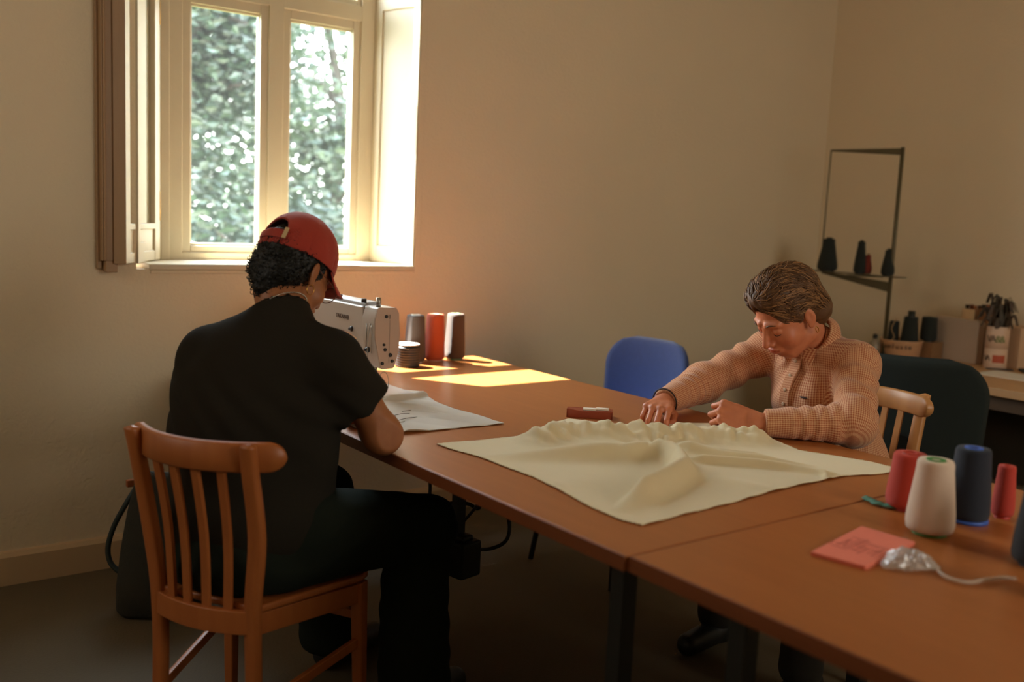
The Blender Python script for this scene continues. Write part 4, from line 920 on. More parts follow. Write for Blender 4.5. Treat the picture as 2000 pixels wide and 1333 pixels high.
t = thing('machine_motor', 'black motor box hanging under the table behind the knees', 'motor', (1.44, 2.33, TZ-.03))
c = atd(893, 1070, 2.95); Mr = Matrix.Translation(c) @ Matrix.Rotation(.2, 4, 'Z')
mm = MB(); mm.box((-.05, -.07, -.075), (.035, .07, .035), Mr); mm.box((-.03, -.05, .03), (.02, .05, .05), Mr); mm.build('housing', M_BLACKP, t, bevel=.008)
MB().bar(c+Vector((0, 0, .04)), (c.x, c.y, TZ-.028), .03, .03).build('bracket', M_BLACKM, t)
cbl = mat('black_cable', rgb(22, 26, 24), .5)
def cable(label, pts, r=.006):
    o = MB().tube(catmull([tuple(v) for v in pts], 7), r, 8).build('power_cable', cbl, None); return prop(o, label, 'cable', 'cables under the table')
cable('black cable curving up beside the knee to the table leg', [atd(705, 985, 3.0), atd(725, 968, 3.05), atd(765, 963, 3.1), atd(810, 968, 3.15), atd(838, 972, 3.2), atd(838, 900, 3.2)])
cable('black cable looping right of the motor box', [atd(920, 1072, 2.95), atd(955, 1073, 3.0), atd(985, 1060, 3.0), atd(995, 1035, 3.0), atd(990, 1000, 3.0), atd(975, 960, 3.0), atd(960, 930, 3.0)])
cable('black cable running slantwise up behind the motor', [atd(885, 1045, 3.0), atd(905, 1020, 3.0), atd(930, 990, 3.0), atd(945, 960, 3.0), atd(945, 925, 3.0)], .005)
cable('short black cable behind the knee, close under the table top', [atd(862, 985, 3.05), atd(890, 983, 3.05), atd(915, 985, 3.05), atd(935, 993, 3.05), atd(945, 960, 3.05), atd(935, 920, 3.05)], .006)
# ------------------------------------------------------------------ signed-distance modelling for bodies and clothes
def V3(*a): return np.array(a, float)
def f_cap(P, a, b, ra, rb=None):
    a, b = np.asarray(a, float), np.asarray(b, float); rb = ra if rb is None else rb; d = b-a; L2 = max(float(d@d), 1e-12)
    t = np.clip(((P-a)@d)/L2, 0, 1); q = P-a-t[:, None]*d
    return np.sqrt((q*q).sum(1)) - (ra+(rb-ra)*t)
def f_ell(P, c, r, R=None):
    q = P-np.asarray(c, float)
    if R is not None: q = q@R
    r = np.asarray(r, float); k0 = np.sqrt(((q/r)**2).sum(1)); k1 = np.sqrt(((q/(r*r))**2).sum(1))
    return k0*(k0-1)/np.maximum(k1, 1e-9)
def smin(a, b, k): h = np.clip(.5+.5*(b-a)/k, 0, 1); return b+(a-b)*h-k*h*(1-h)
def smax(a, b, k): return -smin(-a, -b, k)
def f_plane(P, c, n): n = np.asarray(n, float); n = n/np.linalg.norm(n); return (P-np.asarray(c, float))@n
def union(P, parts, k):
    d = None
    for fn in parts: e = fn(P); d = e if d is None else smin(d, e, k)
    return d
def nets(fn, lo, hi, h):
    """surface nets of fn on a grid of spacing h; returns verts, quads"""
    lo = np.asarray(lo, float); n = np.ceil((np.asarray(hi, float)-lo)/h).astype(int)+1
    xs, ys, zs = (lo[k]+h*np.arange(n[k]) for k in range(3))
    G = np.empty(n, np.float32)
    for i in range(0, n[0], 12):
        g = np.stack(np.meshgrid(xs[i:i+12], ys, zs, indexing='ij'), -1).reshape(-1, 3); G[i:i+12] = fn(g).reshape(-1, n[1], n[2])
    G[0] = G[-1] = np.maximum(G[0], .001); G[:, 0] = np.maximum(G[:, 0], .001); G[:, -1] = np.maximum(G[:, -1], .001); G[:, :, 0] = np.maximum(G[:, :, 0], .001); G[:, :, -1] = np.maximum(G[:, :, -1], .001); G[-1] = np.maximum(G[-1], .001); G[0] = np.maximum(G[0], .001)
    I = G < 0; m = n-1
    acc = np.zeros(tuple(m)+(3,), np.float32); cnt = np.zeros(tuple(m), np.float32)
    for ax in range(3):
        sl0 = [slice(None)]*3; sl1 = [slice(None)]*3; sl0[ax] = slice(0, -1); sl1[ax] = slice(1, None)
        a, b = G[tuple(sl0)], G[tuple(sl1)]; cr = I[tuple(sl0)] != I[tuple(sl1)]; t = np.where(cr, a/np.where(cr, a-b, 1), 0)
        o = [k for k in range(3) if k != ax]
        for d0 in (0, 1):
            for d1 in (0, 1):
                s = [slice(None)]*3; s[o[0]] = slice(d0, d0+m[o[0]]); s[o[1]] = slice(d1, d1+m[o[1]]); c = cr[tuple(s)]; tt = t[tuple(s)]
                acc[..., ax] += np.where(c, tt, 0); acc[..., o[0]] += c*d0; acc[..., o[1]] += c*d1; cnt += c
    has = cnt > 0; idx = -np.ones(tuple(m), int); idx[has] = np.arange(has.sum())
    base = np.argwhere(has); V = lo + (base + acc[has]/cnt[has][:, None])*h
    Q = []
    for ax in range(3):
        o = [k for k in range(3) if k != ax]
        sl0 = [slice(None)]*3; sl1 = [slice(None)]*3; sl0[ax] = slice(0, -1); sl1[ax] = slice(1, None)
        A, B = I[tuple(sl0)], I[tuple(sl1)]; e = np.argwhere(A != B)
        e = e[(e[:, o[0]] > 0) & (e[:, o[1]] > 0) & (e[:, o[0]] < m[o[0]]) & (e[:, o[1]] < m[o[1]])]
        if len(e) == 0: continue
        ins = A[tuple(e.T)]
        def cell(d0, d1): c = e.copy(); c[:, o[0]] -= d0; c[:, o[1]] -= d1; return idx[tuple(c.T)]
        q = np.stack([cell(0, 0), cell(1, 0), cell(1, 1), cell(0, 1)], 1)
        flip = ins if ax != 1 else ~ins
        q[~flip] = q[~flip][:, ::-1]; Q.append(q)
    Q = np.concatenate(Q); Q = Q[(Q >= 0).all(1)]
    return V, Q
def relax(V, Q, it=2):
    for _ in range(it):
        S = np.zeros_like(V); C = np.zeros(len(V))
        for a, b in ((0, 1), (1, 2), (2, 3), (3, 0)):
            np.add.at(S, Q[:, a], V[Q[:, b]]); np.add.at(S, Q[:, b], V[Q[:, a]]); np.add.at(C, Q[:, a], 1); np.add.at(C, Q[:, b], 1)
        V = V*.5 + .5*S/np.maximum(C, 1)[:, None]
    return V
def body_mesh(name, pieces, it=1, smooth=True):
    """pieces: (fn, lo, hi, h) grids joined into one mesh"""
    Vs, Qs, o = [], [], 0
    for fn, lo, hi, h in pieces:
        V, Q = nets(fn, lo, hi, h); V = relax(V, Q, it); Vs.append(V); Qs.append(Q+o); o += len(V)
    V, Q = np.concatenate(Vs), np.concatenate(Qs)
    me = bpy.data.meshes.new(name); me.from_pydata(V.tolist(), [], Q.tolist()); me.shade_smooth()
    return me, V, Q
def fbm(P, s, seed=0, n=4):
    rg = np.random.default_rng(seed); d = np.zeros(len(P))
    for k in range(n):
        w = rg.normal(size=3); w *= s*(1.7**k)/np.linalg.norm(w); w2 = rg.normal(size=3)*s*.5*(1.7**k)
        d += np.sin(P@w + rg.uniform(0, 6) + 1.5*np.sin(P@w2+rg.uniform(0, 6)))/(1.6**k)
    return d/2

# ------------------------------------------------------------------ heads and hands
def frame(F, pitch, roll=0.0):
    F = np.array([F[0], F[1], 0.0]); F /= np.linalg.norm(F); Z = V3(0, 0, 1); Y = math.cos(pitch)*F-math.sin(pitch)*Z; U = math.sin(pitch)*F+math.cos(pitch)*Z; X = np.cross(Y, U)
    X2 = X*math.cos(roll)+U*math.sin(roll); U2 = -X*math.sin(roll)+U*math.cos(roll)
    return np.stack([X2, Y, U2], 1)                     # columns: person's right, face, crown
def head_fn(L, wide=1.0, nose=1.0, full=1.0):
    """distance in head space: x person's right, y face, z crown; metres, origin between the ears"""
    d = f_ell(L, (0, -.014, .040), (.074*wide, .094, .083))
    d = smin(d, f_ell(L, (0, .030, -.030), (.058*wide*full, .060, .080)), .03)
    d = smin(d, f_ell(L, (0, .052, -.088), (.027*full, .026, .022)), .03)
    d = smin(d, f_cap(L, (-.040, -.005, -.072), (-.022, .050, -.096), .022*full, .018), .02); d = smin(d, f_cap(L, (.040, -.005, -.072), (.022, .050, -.096), .022*full, .018), .02)
    for s in (-1, 1):
        d = smin(d, f_ell(L, (s*.040, .058, -.034), (.024*full, .020, .026)), .02)
        d = smin(d, f_cap(L, (s*.014, .086, .024), (s*.044, .072, .022), .009, .008), .012)
        d = smax(d, -f_ell(L, (s*.033, .092, .002), (.019, .014, .013)), .010)
        d = smin(d, f_ell(L, (s*.032, .072, .000), (.0155, .0135, .0135)), .003)
    d = smin(d, f_cap(L, (0, .086, .010), (0, .108*nose, -.034), .0075, .0105), .010)
    for s in (-1, 1): d = smin(d, f_ell(L, (s*.012, .096, -.037), (.009, .010, .0075)), .006)
    d = smin(d, f_ell(L, (0, .084, -.062), (.027, .013, .017)), .012)
    d = smin(d, f_ell(L, (0, .0945, -.0595), (.0215, .0075, .0052)), .003); d = smin(d, f_ell(L, (0, .0925, -.0695), (.0185, .0080, .0060)), .003)
    d = smax(d, -f_cap(L, (-.021, .094, -.0645), (.021, .094, -.0645), .0016), .002)
    for s in (-1, 1):
        R = np.array([[math.cos(.35*s), -math.sin(.35*s), 0], [math.sin(.35*s), math.cos(.35*s), 0], [0, 0, 1]])
        e = f_ell(L, (s*.0795*wide, -.010, -.004), (.006, .0165, .028), R); e = smin(e, f_ell(L, (s*.076*wide, -.006, -.030), (.006, .010, .011)), .006)
        e = smax(e, -f_ell(L, (s*.0885*wide, -.006, -.001), (.0065, .0100, .018), R), .003)
        d = smin(d, e, .005)
    return d
FING = ((.034, .088, .0445, .026, .020, .0092), (.0115, .093, .049, .030, .021, .0095), (-.011, .089, .045, .028, .020, .0090), (-.031, .079, .035, .021, .018, .0080))
def hand_parts(W, d, n, side, curls, thumb, sc=1.0, spread=(.10, .02, -.05, -.14)):
    """capsules of a hand. W wrist, d towards the fingers, n out of the back of the hand, side +1 left hand, -1 right hand"""
    W, d, n = (np.asarray(v, float) for v in (W, d, n)); d /= np.linalg.norm(d); n = n-d*(n@d); n /= np.linalg.norm(n); x = side*np.cross(d, n)
    def g(a, b, c): return W + sc*(a*x+b*d+c*n)
    palm, fing = [], []
    for k, (kx, ky, l1, l2, l3, r) in enumerate(FING):
        palm.append((g(kx*.55, .004, -.002), g(kx, ky, 0), .0150*sc, .0118*sc))
        a = 0.0; p = np.array([kx, ky, -.001]); c1, c2, c3 = curls[k]; rr = r
        for l, c in ((l1, c1), (l2, c2), (l3, c3)):
            a += c; sp = spread[k]*math.cos(min(a, 1.5)); q = p + l*np.array([math.sin(sp), math.cos(a)*math.cos(sp), -math.sin(a)])
            fing.append((k, g(*p), g(*q), rr*sc, rr*.90*sc)); p = q; rr *= .91
    palm.append((g(.012, .012, -.008), g(.030, .050, -.012), .0165*sc, .0135*sc)); palm.append((g(-.020, .012, -.008), g(-.027, .055, -.010), .0145*sc, .012*sc))
    tp = [np.array(v) for v in thumb]; th = []
    for a, b, r0, r1 in zip(tp[:-1], tp[1:], (.0135, .0115, .0100), (.0115, .0102, .0088)): th.append((4, g(*a), g(*b), r0*sc, r1*sc))
    return palm, fing+th
def hand_fn(P, palm, fing):
    d = None
    for a, b, r0, r1 in palm: e = f_cap(P, a, b, r0, r1); d = e if d is None else smin(d, e, .012)
    for k in range(5):
        f = None
        for kk, a, b, r0, r1 in fing:
            if kk == k: e = f_cap(P, a, b, r0, r1); f = e if f is None else smin(f, e, .002)
        d = smin(d, f, .0045)
    return d
def bounds(pts, m): A = np.array(pts); return A.min(0)-m, A.max(0)+m

def skin_mat(name, base, shade):
    m = bpy.data.materials.new(name); m.use_nodes = True; N = m.node_tree.nodes; L = m.node_tree.links; b = N['Principled BSDF']
    at = N.new('ShaderNodeAttribute'); at.attribute_name = 'tint'; n = N.new('ShaderNodeTexNoise'); n.inputs['Scale'].default_value = 45; n.inputs['Detail'].default_value = 4; t = N.new('ShaderNodeTexCoord'); L.new(t.outputs['Object'], n.inputs['Vector'])
    mx = N.new('ShaderNodeMix'); mx.data_type = 'RGBA'; mx.inputs[6].default_value = base; mx.inputs[7].default_value = shade; L.new(n.outputs['Fac'], mx.inputs[0])
    ml = N.new('ShaderNodeMix'); ml.data_type = 'RGBA'; ml.blend_type = 'MULTIPLY'; ml.inputs[0].default_value = 1; L.new(mx.outputs[2], ml.inputs[6]); L.new(at.outputs['Color'], ml.inputs[7]); L.new(ml.outputs[2], b.inputs['Base Color'])
    b.inputs['Roughness'].default_value = .5; b.inputs['Subsurface Weight'].default_value = .12; b.inputs['Subsurface Radius'].default_value = (.012, .005, .003); b.inputs['Subsurface Scale'].default_value = 1.0
    bp = N.new('ShaderNodeBump'); bp.inputs['Strength'].default_value = .15; bp.inputs['Distance'].default_value = .001; n2 = N.new('ShaderNodeTexNoise'); n2.inputs['Scale'].default_value = 500; L.new(t.outputs['Object'], n2.inputs['Vector']); L.new(n2.outputs['Fac'], bp.inputs['Height']); L.new(bp.outputs[0], b.inputs['Normal'])
    return m
def tint_attr(me, col):
    a = me.color_attributes.new('tint', 'FLOAT_COLOR', 'POINT'); c = np.ones((len(col), 4), np.float32); c[:, :3] = col; a.data.foreach_set('color', c.ravel())
def face_tint(V, C, R, s):
    L = ((V-C)@R)/s; col = np.ones((len(V), 3))
    lip = (np.abs(L[:, 0]) < .024) & (L[:, 1] > .083) & (L[:, 2] > -.0765) & (L[:, 2] < -.0535) & ((L[:, 0]/.024)**2 + ((L[:, 2]+.0648)/.0115)**2 < 1)
    col[lip] = (.86, .58, .56)
    for s_ in (-1, 1):
        w = np.exp(-(((L-np.array((s_*.045, .066, -.035)))**2).sum(1))/.022**2); col *= 1-w[:, None]*np.array((.02, .16, .15))
    w = np.exp(-(((L-np.array((0, .108, -.036)))**2).sum(1))/.015**2); col *= 1-w[:, None]*np.array((.02, .16, .15))
    return col
def strips(name, paths, rad, m, parent, n=4):
    mb = MB()
    for p in paths:
        k = len(p); mb.tube(p, [rad*(1-.75*abs(2*i/(k-1)-.7)) if k > 2 else rad for i in range(k)], n, caps=False)
    me = bpy.data.meshes.new(name); me.from_pydata(mb.v, [], mb.f); me.shade_smooth()
    return put(name, me, m, parent)

# ------------------------------------------------------------------ the person in the red cap
def build_cap_person():
    fm = V3(.87, .50, 0); fm /= np.linalg.norm(fm); rm = V3(fm[1], -fm[0], 0)
    B = np.stack([rm, fm, V3(0, 0, 1)], 1)
    pel = V3(.935, 2.225, .575); neckb = V3(1.005, 2.262, 1.085)
    HC = V3(*atd(577, 533, 2.50)); HR = frame((.95, .31), math.radians(33), math.radians(3)); HS = 1.0
    shR, elR, wrR = V3(1.060, 2.095, .990), V3(1.185, 2.075, .798), V3(1.262, 2.285, .795)
    shL, elL, wrL = V3(.868, 2.415, .965), V3(.925, 2.63, .805), V3(1.12, 2.72, .80)
    hipR, knR, ftR = V3(1.025, 2.120, .555), V3(1.355, 2.135, .520), V3(1.345, 2.115, .075)
    hipL, knL, ftL = V3(.90, 2.320, .555), V3(1.25, 2.52, .525), V3(1.30, 2.50, .075)
    root = thing('person', 'person in a black t-shirt and red cap, seen from behind, bent over sewing', 'person', tuple(pel*V3(1, 1, 0)))
    toH = lambda P: ((P-HC)@HR)/HS
    neckh = HC + HR@V3(0, -.030, -.075)
    def skin_head(P):
        d = head_fn(toH(P))*HS; d = smin(d, f_cap(P, neckb-V3(0, 0, .03), neckh, .062, .056), .03); return d
    pR = hand_parts(wrR+V3(.01, .02, 0), (.45, .85, -.10), (0, -.1, 1), -1, ((.5, .5, .3),)*4, ((.022, .02, -.01), (.046, .045, -.020), (.050, .075, -.028), (.046, .100, -.03)))
    pL = hand_parts(wrL+V3(.02, .0, 0), (.95, -.25, -.10), (0, 0, 1), 1, ((.5, .5, .3),)*4, ((.022, .02, -.01), (.046, .045, -.020), (.050, .075, -.028), (.046, .100, -.03)))
    def arm(P, sh, el, wr):
        d = f_cap(P, sh, el, .050, .043); d = smin(d, f_cap(P, el, wr, .046, .028), .03); return smin(d, f_ell(P, el+(wr-el)*.28, (.05, .05, .046)), .03)
    def skin_R(P): return smin(arm(P, shR, elR, wrR), hand_fn(P, *pR), .012)
    def skin_L(P): return smin(arm(P, shL, elL, wrL), hand_fn(P, *pL), .012)
    def inner(P):
        d = f_ell(P, pel, (.15, .11, .13), B); d = smin(d, f_ell(P, pel+V3(.01, .005, .17), (.15, .10, .15), B), .06); d = smin(d, f_ell(P, V3(.965, 2.255, .92), (.16, .10, .15), B), .06)
        for a, b, c in ((hipR, knR, ftR), (hipL, knL, ftL)): d = smin(d, f_cap(P, a, b, .07, .05), .03); d = smin(d, f_cap(P, b, c, .048, .035), .02)
        d = smin(d, f_cap(P, shL, shR, .045), .04); return smin(d, f_cap(P, V3(.98, 2.255, 1.0), neckb, .05), .03)
    lo, hi = bounds([pR[1][i][2] for i in range(len(pR[1]))]+[shR, wrR], .06); lo2, hi2 = bounds([pL[1][i][2] for i in range(len(pL[1]))]+[shL, wrL], .06)
    me, V, Q = body_mesh('body', [(skin_head, HC-.19, HC+V3(.16, .16, .16), .003), (skin_R, lo, hi, .0032), (skin_L, lo2, hi2, .0045), (inner, (.70, 1.95, .02), (1.50, 2.70, 1.13), .010)])
    tint_attr(me, face_tint(V, HC, HR, HS)); put('body', me, skin_mat('skin_tan', rgb(172, 112, 70), rgb(150, 92, 56)), root)
    # t-shirt
    hemR = shR+(elR-shR)*.60; hemL = shL+(elL-shL)*.66; nR = (elR-shR)/np.linalg.norm(elR-shR)+V3(.15, .0, 0); nL = (elL-shL)/np.linalg.norm(elL-shL)
    def tee(P):
        d = f_ell(P, pel+V3(-.020, .015, .0), (.225, .185, .20), B)
        d = smin(d, f_ell(P, V3(.928, 2.270, .75), (.235, .155, .18), B), .06)
        d = smin(d, f_ell(P, V3(.938, 2.282, .88), (.236, .138, .15), B), .06)
        d = smin(d, f_ell(P, V3(.962, 2.262, .975), (.180, .108, .10), B), .05)
        for sh in (shR, shL): d = smin(d, f_cap(P, neckb-V3(.02, .01, .040), sh, .060, .058), .05)
        d = smin(d, f_cap(P, neckb-V3(.02, .01, .07), neckb+V3(0, 0, -.008), .080, .064), .03)
        sR = smax(f_cap(P, shR, shR+(elR-shR)*.9, .062, .084), f_plane(P, hemR, nR), .006); sL = smax(f_cap(P, shL, shL+(elL-shL)*.9, .064, .084), f_plane(P, hemL, nL), .006)
        d = smin(d, sR, .045); d = smin(d, sL, .045)
        d = d + .0035*fbm(P, 16, 3) + .0030*np.sin((P@V3(.5, -.87, .9))*62+2*np.sin(P[:, 2]*14))*np.exp(-((P[:, 2]-.83)/.13)**2)
        d = smax(d, -f_cap(P, neckb+V3(0, 0, -.012), neckh, .057, .060), .004)     # neck hole
        d = smax(d, -f_plane(P, V3(0, 0, .462), (0, 0, 1)), .004)
        return d
    me, V, Q = body_mesh('t_shirt', [(tee, (.60, 1.94, .46), (1.32, 2.80, 1.14), .0065)])
    put('t_shirt', me, mat('black_cotton', rgb(44, 40, 33), .98, noise=.2, nscale=200, spec=.1), root)
    ring = []
    ax = (neckh-neckb); ax /= np.linalg.norm(ax); u = np.cross(ax, V3(0, 0, 1)); u = np.cross(ax, V3(1, 0, 0)); u /= np.linalg.norm(u); v = np.cross(ax, u); cN = neckb+V3(0, 0, -.004)
    for k in range(36): a = 2*PI*k/36; ring.append(cN + .0605*(u*math.cos(a)+v*math.sin(a)))
    MB().tube(ring, .0055, 8, closed=True).build('collar_rib', MATS['black_cotton'], root)
    ch = MB()
    for k in range(90):
        a = 2*PI*k/90; q = neckb+ax*.017+(.0615+.001*(k % 2))*(u*math.cos(a)+v*math.sin(a)); ch.sphere(q, .0022, 6)
    ch.build('necklace', M_CHROME, root)
    # trousers
    def trs(P):
        d = f_ell(P, pel+V3(-.025, -.005, -.075), (.205, .195, .15), B); d = smin(d, f_cap(P, pel+rm*.13-V3(0, 0, .05), pel+rm*.15+fm*.17-V3(0, 0, .06), .085), .03)
        for a, b, c in ((hipR, knR, ftR), (hipL, knL, ftL)):
            e = f_cap(P, a, b, .118, .086); e = smin(e, f_cap(P, b+V3(-.025, 0, -.02), c+V3(-.02, 0, .03), .088, .096), .035); d = smin(d, e, .03)
        d = d + .004*fbm(P, 20, 8) + .002*np.sin(P[:, 2]*80+3*np.sin(P[:, 0]*15))
        d = smax(d, -f_plane(P, V3(0, 0, .06), (0, 0, 1)), .004); return smax(d, -(P[:, 2]-.448), .01) if False else d
    def trs2(P):
        d = trs(P); inseat = (np.abs((P-V3(.757, 2.118, 0))@V3(.5, -.866, 0)) < .23) & (((P-V3(.757, 2.118, 0))@V3(.866, .5, 0)) < .385)
        return np.where(inseat & (P[:, 2] > .30), smax(d, .4585-P[:, 2], .006), d)
    me, V, Q = body_mesh('trousers', [(trs2, (.62, 1.88, .04), (1.55, 2.72, .72), .0075)])
    put('trousers', me, mat('black_trousers', rgb(34, 40, 33), .98, noise=.2, nscale=200, spec=.1), root)
    for ft, s in ((ftR, 1), (ftL, -1)):
        def shoe(P, ft=ft):
            c = V3(ft[0], ft[1], 0); d = f_cap(P, c+V3(-.04, -.01, .045), c+V3(.15, .06, .036), .042, .036); d = smin(d, f_cap(P, c+V3(-.03, -.01, .05), c+V3(-.02, 0, .09), .042, .045), .03); return smax(d, -P[:, 2]+.002, .005)
        me, V, Q = body_mesh('shoe', [(shoe, (ft[0]-.12, ft[1]-.10, -.01), (ft[0]+.24, ft[1]+.15, .17), .006)]); put('shoe', me, M_BLACKP, root)
    # hair
    def W(p): return HC + HR@(np.asarray(p, float)*HS)
    def hair(P):
        L = toH(P); d = f_ell(L, (0, -.022, .030), (.083, .100, .082)); d = smin(d, f_cap(L, (-.03, -.062, -.03), (.03, -.062, -.03), .046), .03); d = smin(d, f_cap(L, (0, -.070, -.06), (0, -.066, -.075), .036), .02)
        d = smax(d, f_plane(L, (0, .035, .0), (0, 1, .15)), .01); d = smax(d, -f_ell(L, (.090, .0, -.012), (.030, .026, .040)), .008); d = smax(d, -f_ell(L, (-.090, .0, -.012), (.030, .026, .040)), .008)
        d = smax(d, -f_ell(L, (0, .04, -.06), (.09, .055, .07)), .01)
        return d + .0035*np.sin(L[:, 0]*330+3*np.sin(L[:, 2]*150))*np.sin(L[:, 1]*310+2*np.sin(L[:, 0]*170))*np.sin(L[:, 2]*290)
    mh = mat('black_hair', rgb(22, 22, 18), .55, noise=.3, nscale=80, spec=.35)
    me, V, Q = body_mesh('hair', [(hair, HC-.16, HC+.16, .003)]); ho = put('hair', me, mh, root)
    rg = np.random.default_rng(5); sel = rg.choice(len(V), 900, replace=False); paths = []
    for i in sel:
        l = (V[i]-HC)@HR
        if l[2] > .035 or (l[1] > .02): continue
        ax_ = rg.normal(size=3); ax_ /= np.linalg.norm(ax_); e1 = np.cross(ax_, V3(0, 0, 1)); e1 /= np.linalg.norm(e1); e2 = np.cross(ax_, e1); rr = rg.uniform(.003, .0065); o_ = V[i]+(V[i]-HC)/np.linalg.norm(V[i]-HC)*.002
        paths.append([tuple(o_+rr*(e1*math.cos(t)+e2*math.sin(t))+ax_*t*.0012) for t in np.linspace(0, 5.2, 9)])
    strips('curls', paths, .0016, mh, ho)
    # cap
    z0 = .026
    def capfn(P):
        L = toH(P); o = f_ell(L, (0, -.014, .040), (.0925, .112, .100)); i = f_ell(L, (0, -.014, .040), (.0885, .108, .096))
        o = smin(o, f_ell(L, (0, -.012, .085), (.070, .086, .064)), .03)
        d = smax(o, -i, .002); d = smax(d, -f_plane(L, (0, 0, z0), (0, -.10, 1)), .002)
        arch = smax(f_cap(L, (0, -.20, z0+.030), (0, -.06, z0+.030), .036), -(L[:, 2]-(z0+.030)), .003)
        d = smax(d, -arch, .002)
        s1 = np.abs(L[:, 0]); s2 = np.abs(L[:, 0]*.5+(L[:, 1]+.014)*.866); s3 = np.abs(L[:, 0]*.5-(L[:, 1]+.014)*.866)
        return d + .0012*np.exp(-(np.minimum(s1, np.minimum(s2, s3))/.0016)**2) + .0008*fbm(L, 60, 4)
    mc = mat('red_cap_cotton', rgb(172, 50, 30), .85, noise=.15, nscale=60, sheen=.25, bump=.15, bscale=700)
    me, V, Q = body_mesh('cap', [(capfn, HC-.17, HC+.19, .0026)]); co = put('cap', me, mc, root)
    bm_ = MB(); vs = []; fs = []; NU, NV = 26, 8
    for j in range(NV+1):
        v = j/NV
        for i in range(NU+1):
            u = -1+2*i/NU; a = u*1.02; x = .0885*math.sin(a)*(1-.10*v); y = -.014+.107*math.cos(a)+.074*v*(math.cos(a*.80)**.7); z = z0+.012-.026*(math.sin(a)**2)*v**.7-.016*v - .010*abs(math.sin(a))
            vs.append(W((x, y, z)))
    fs = [(j*(NU+1)+i, j*(NU+1)+i+1, (j+1)*(NU+1)+i+1, (j+1)*(NU+1)+i) for j in range(NV) for i in range(NU)]
    bo_ = bm_.add(vs, fs, True).build('brim', mc, co); sd_ = bo_.modifiers.new('s', 'SOLIDIFY'); sd_.thickness = .003; sd_.offset = 0
    stp = []
    sb_ = MB()
    for i in range(14):
        a0, a1 = -.42+.84*i/13, -.42+.84*(i+1)/13; p0 = W((.0935*math.sin(a0), -.014-.113*math.cos(a0), z0+.012)); p1 = W((.0935*math.sin(a1), -.014-.113*math.cos(a1), z0+.012)); 
        sb_.bar(p0, p1, .0035, .018, up=tuple(HR[:, 2]))
    sb_.build('strap', mc, co)
    p0 = W((.0945*math.sin(.47), -.014-.1150*math.cos(.47), z0+.004)); p1 = W((.0945*math.sin(.47), -.014-.1150*math.cos(.47), z0+.034)); MB().bar(p0, p1, .010, .0025, up=tuple(HR@V3(math.sin(.47), -math.cos(.47), 0))).build('label_tab', mat('cream_tape', rgb(205, 176, 130), .8), co)
    MB().sphere(W((0, -.012, .149)), .006, 12, sc=(1, 1, .5)).build('button', mc, co)
    # hoop earring and glasses
    MB().tube([W((.083, -.004+.0125*math.cos(a), -.050+.0125*math.sin(a))) for a in np.linspace(0, 2*PI, 26, endpoint=False)], .0011, 6, closed=True).build('earring', mat('gold', rgb(212, 160, 84), .25, metal=1.0), root)
    gl = MB()
    for s in (-1, 1):
        gl.tube([W((s*.034+.026*math.cos(a), .104, -.006+.022*math.sin(a))) for a in np.linspace(0, 2*PI, 30, endpoint=False)], .0013, 6, closed=True)
        gl.tube([W((s*.060, .102, .002)), W((s*.074, .06, .004)), W((s*.080, -.005, .010))], .0012, 6)
    gl.tube([W((-.009, .107, -.002)), W((0, .109, .001)), W((.009, .107, -.002))], .0013, 6); gl.build('glasses', mat('brown_wire', rgb(104, 58, 38), .4, metal=.5), root)
    return root
build_cap_person()

# ------------------------------------------------------------------ the person in the checked shirt
def check_material():
    m = bpy.data.materials.new('checked_cotton'); m.use_nodes = True; N = m.node_tree.nodes; L = m.node_tree.links; b = N['Principled BSDF']; b.inputs['Roughness'].default_value = .9; b.inputs['Sheen Weight'].default_value = .2
    uv = N.new('ShaderNodeUVMap'); uv.uv_map = 'cloth'; sp = N.new('ShaderNodeSeparateXYZ'); L.new(uv.outputs[0], sp.inputs[0]); o = []
    for ax in (0, 1):
        k = N.new('ShaderNodeMath'); k.operation = 'MULTIPLY'; k.inputs[1].default_value = 2*PI/.0070; L.new(sp.outputs[ax], k.inputs[0]); s = N.new('ShaderNodeMath'); s.operation = 'SINE'; L.new(k.outputs[0], s.inputs[0])
        r = N.new('ShaderNodeMapRange'); r.inputs['From Min'].default_value = -.35; r.inputs['From Max'].default_value = .35; L.new(s.outputs[0], r.inputs['Value']); o.append(r)
    ad = N.new('ShaderNodeMath'); ad.operation = 'MULTIPLY_ADD'; ad.inputs[1].default_value = .62; L.new(o[0].outputs[0], ad.inputs[0]); k2 = N.new('ShaderNodeMath'); k2.operation = 'MULTIPLY'; k2.inputs[1].default_value = .38; L.new(o[1].outputs[0], k2.inputs[0]); L.new(k2.outputs[0], ad.inputs[2])
    mx = N.new('ShaderNodeMix'); mx.data_type = 'RGBA'; mx.inputs[6].default_value = rgb(216, 168, 124); mx.inputs[7].default_value = rgb(162, 82, 44); L.new(ad.outputs[0], mx.inputs[0]); L.new(mx.outputs[2], b.inputs['Base Color'])
    return m
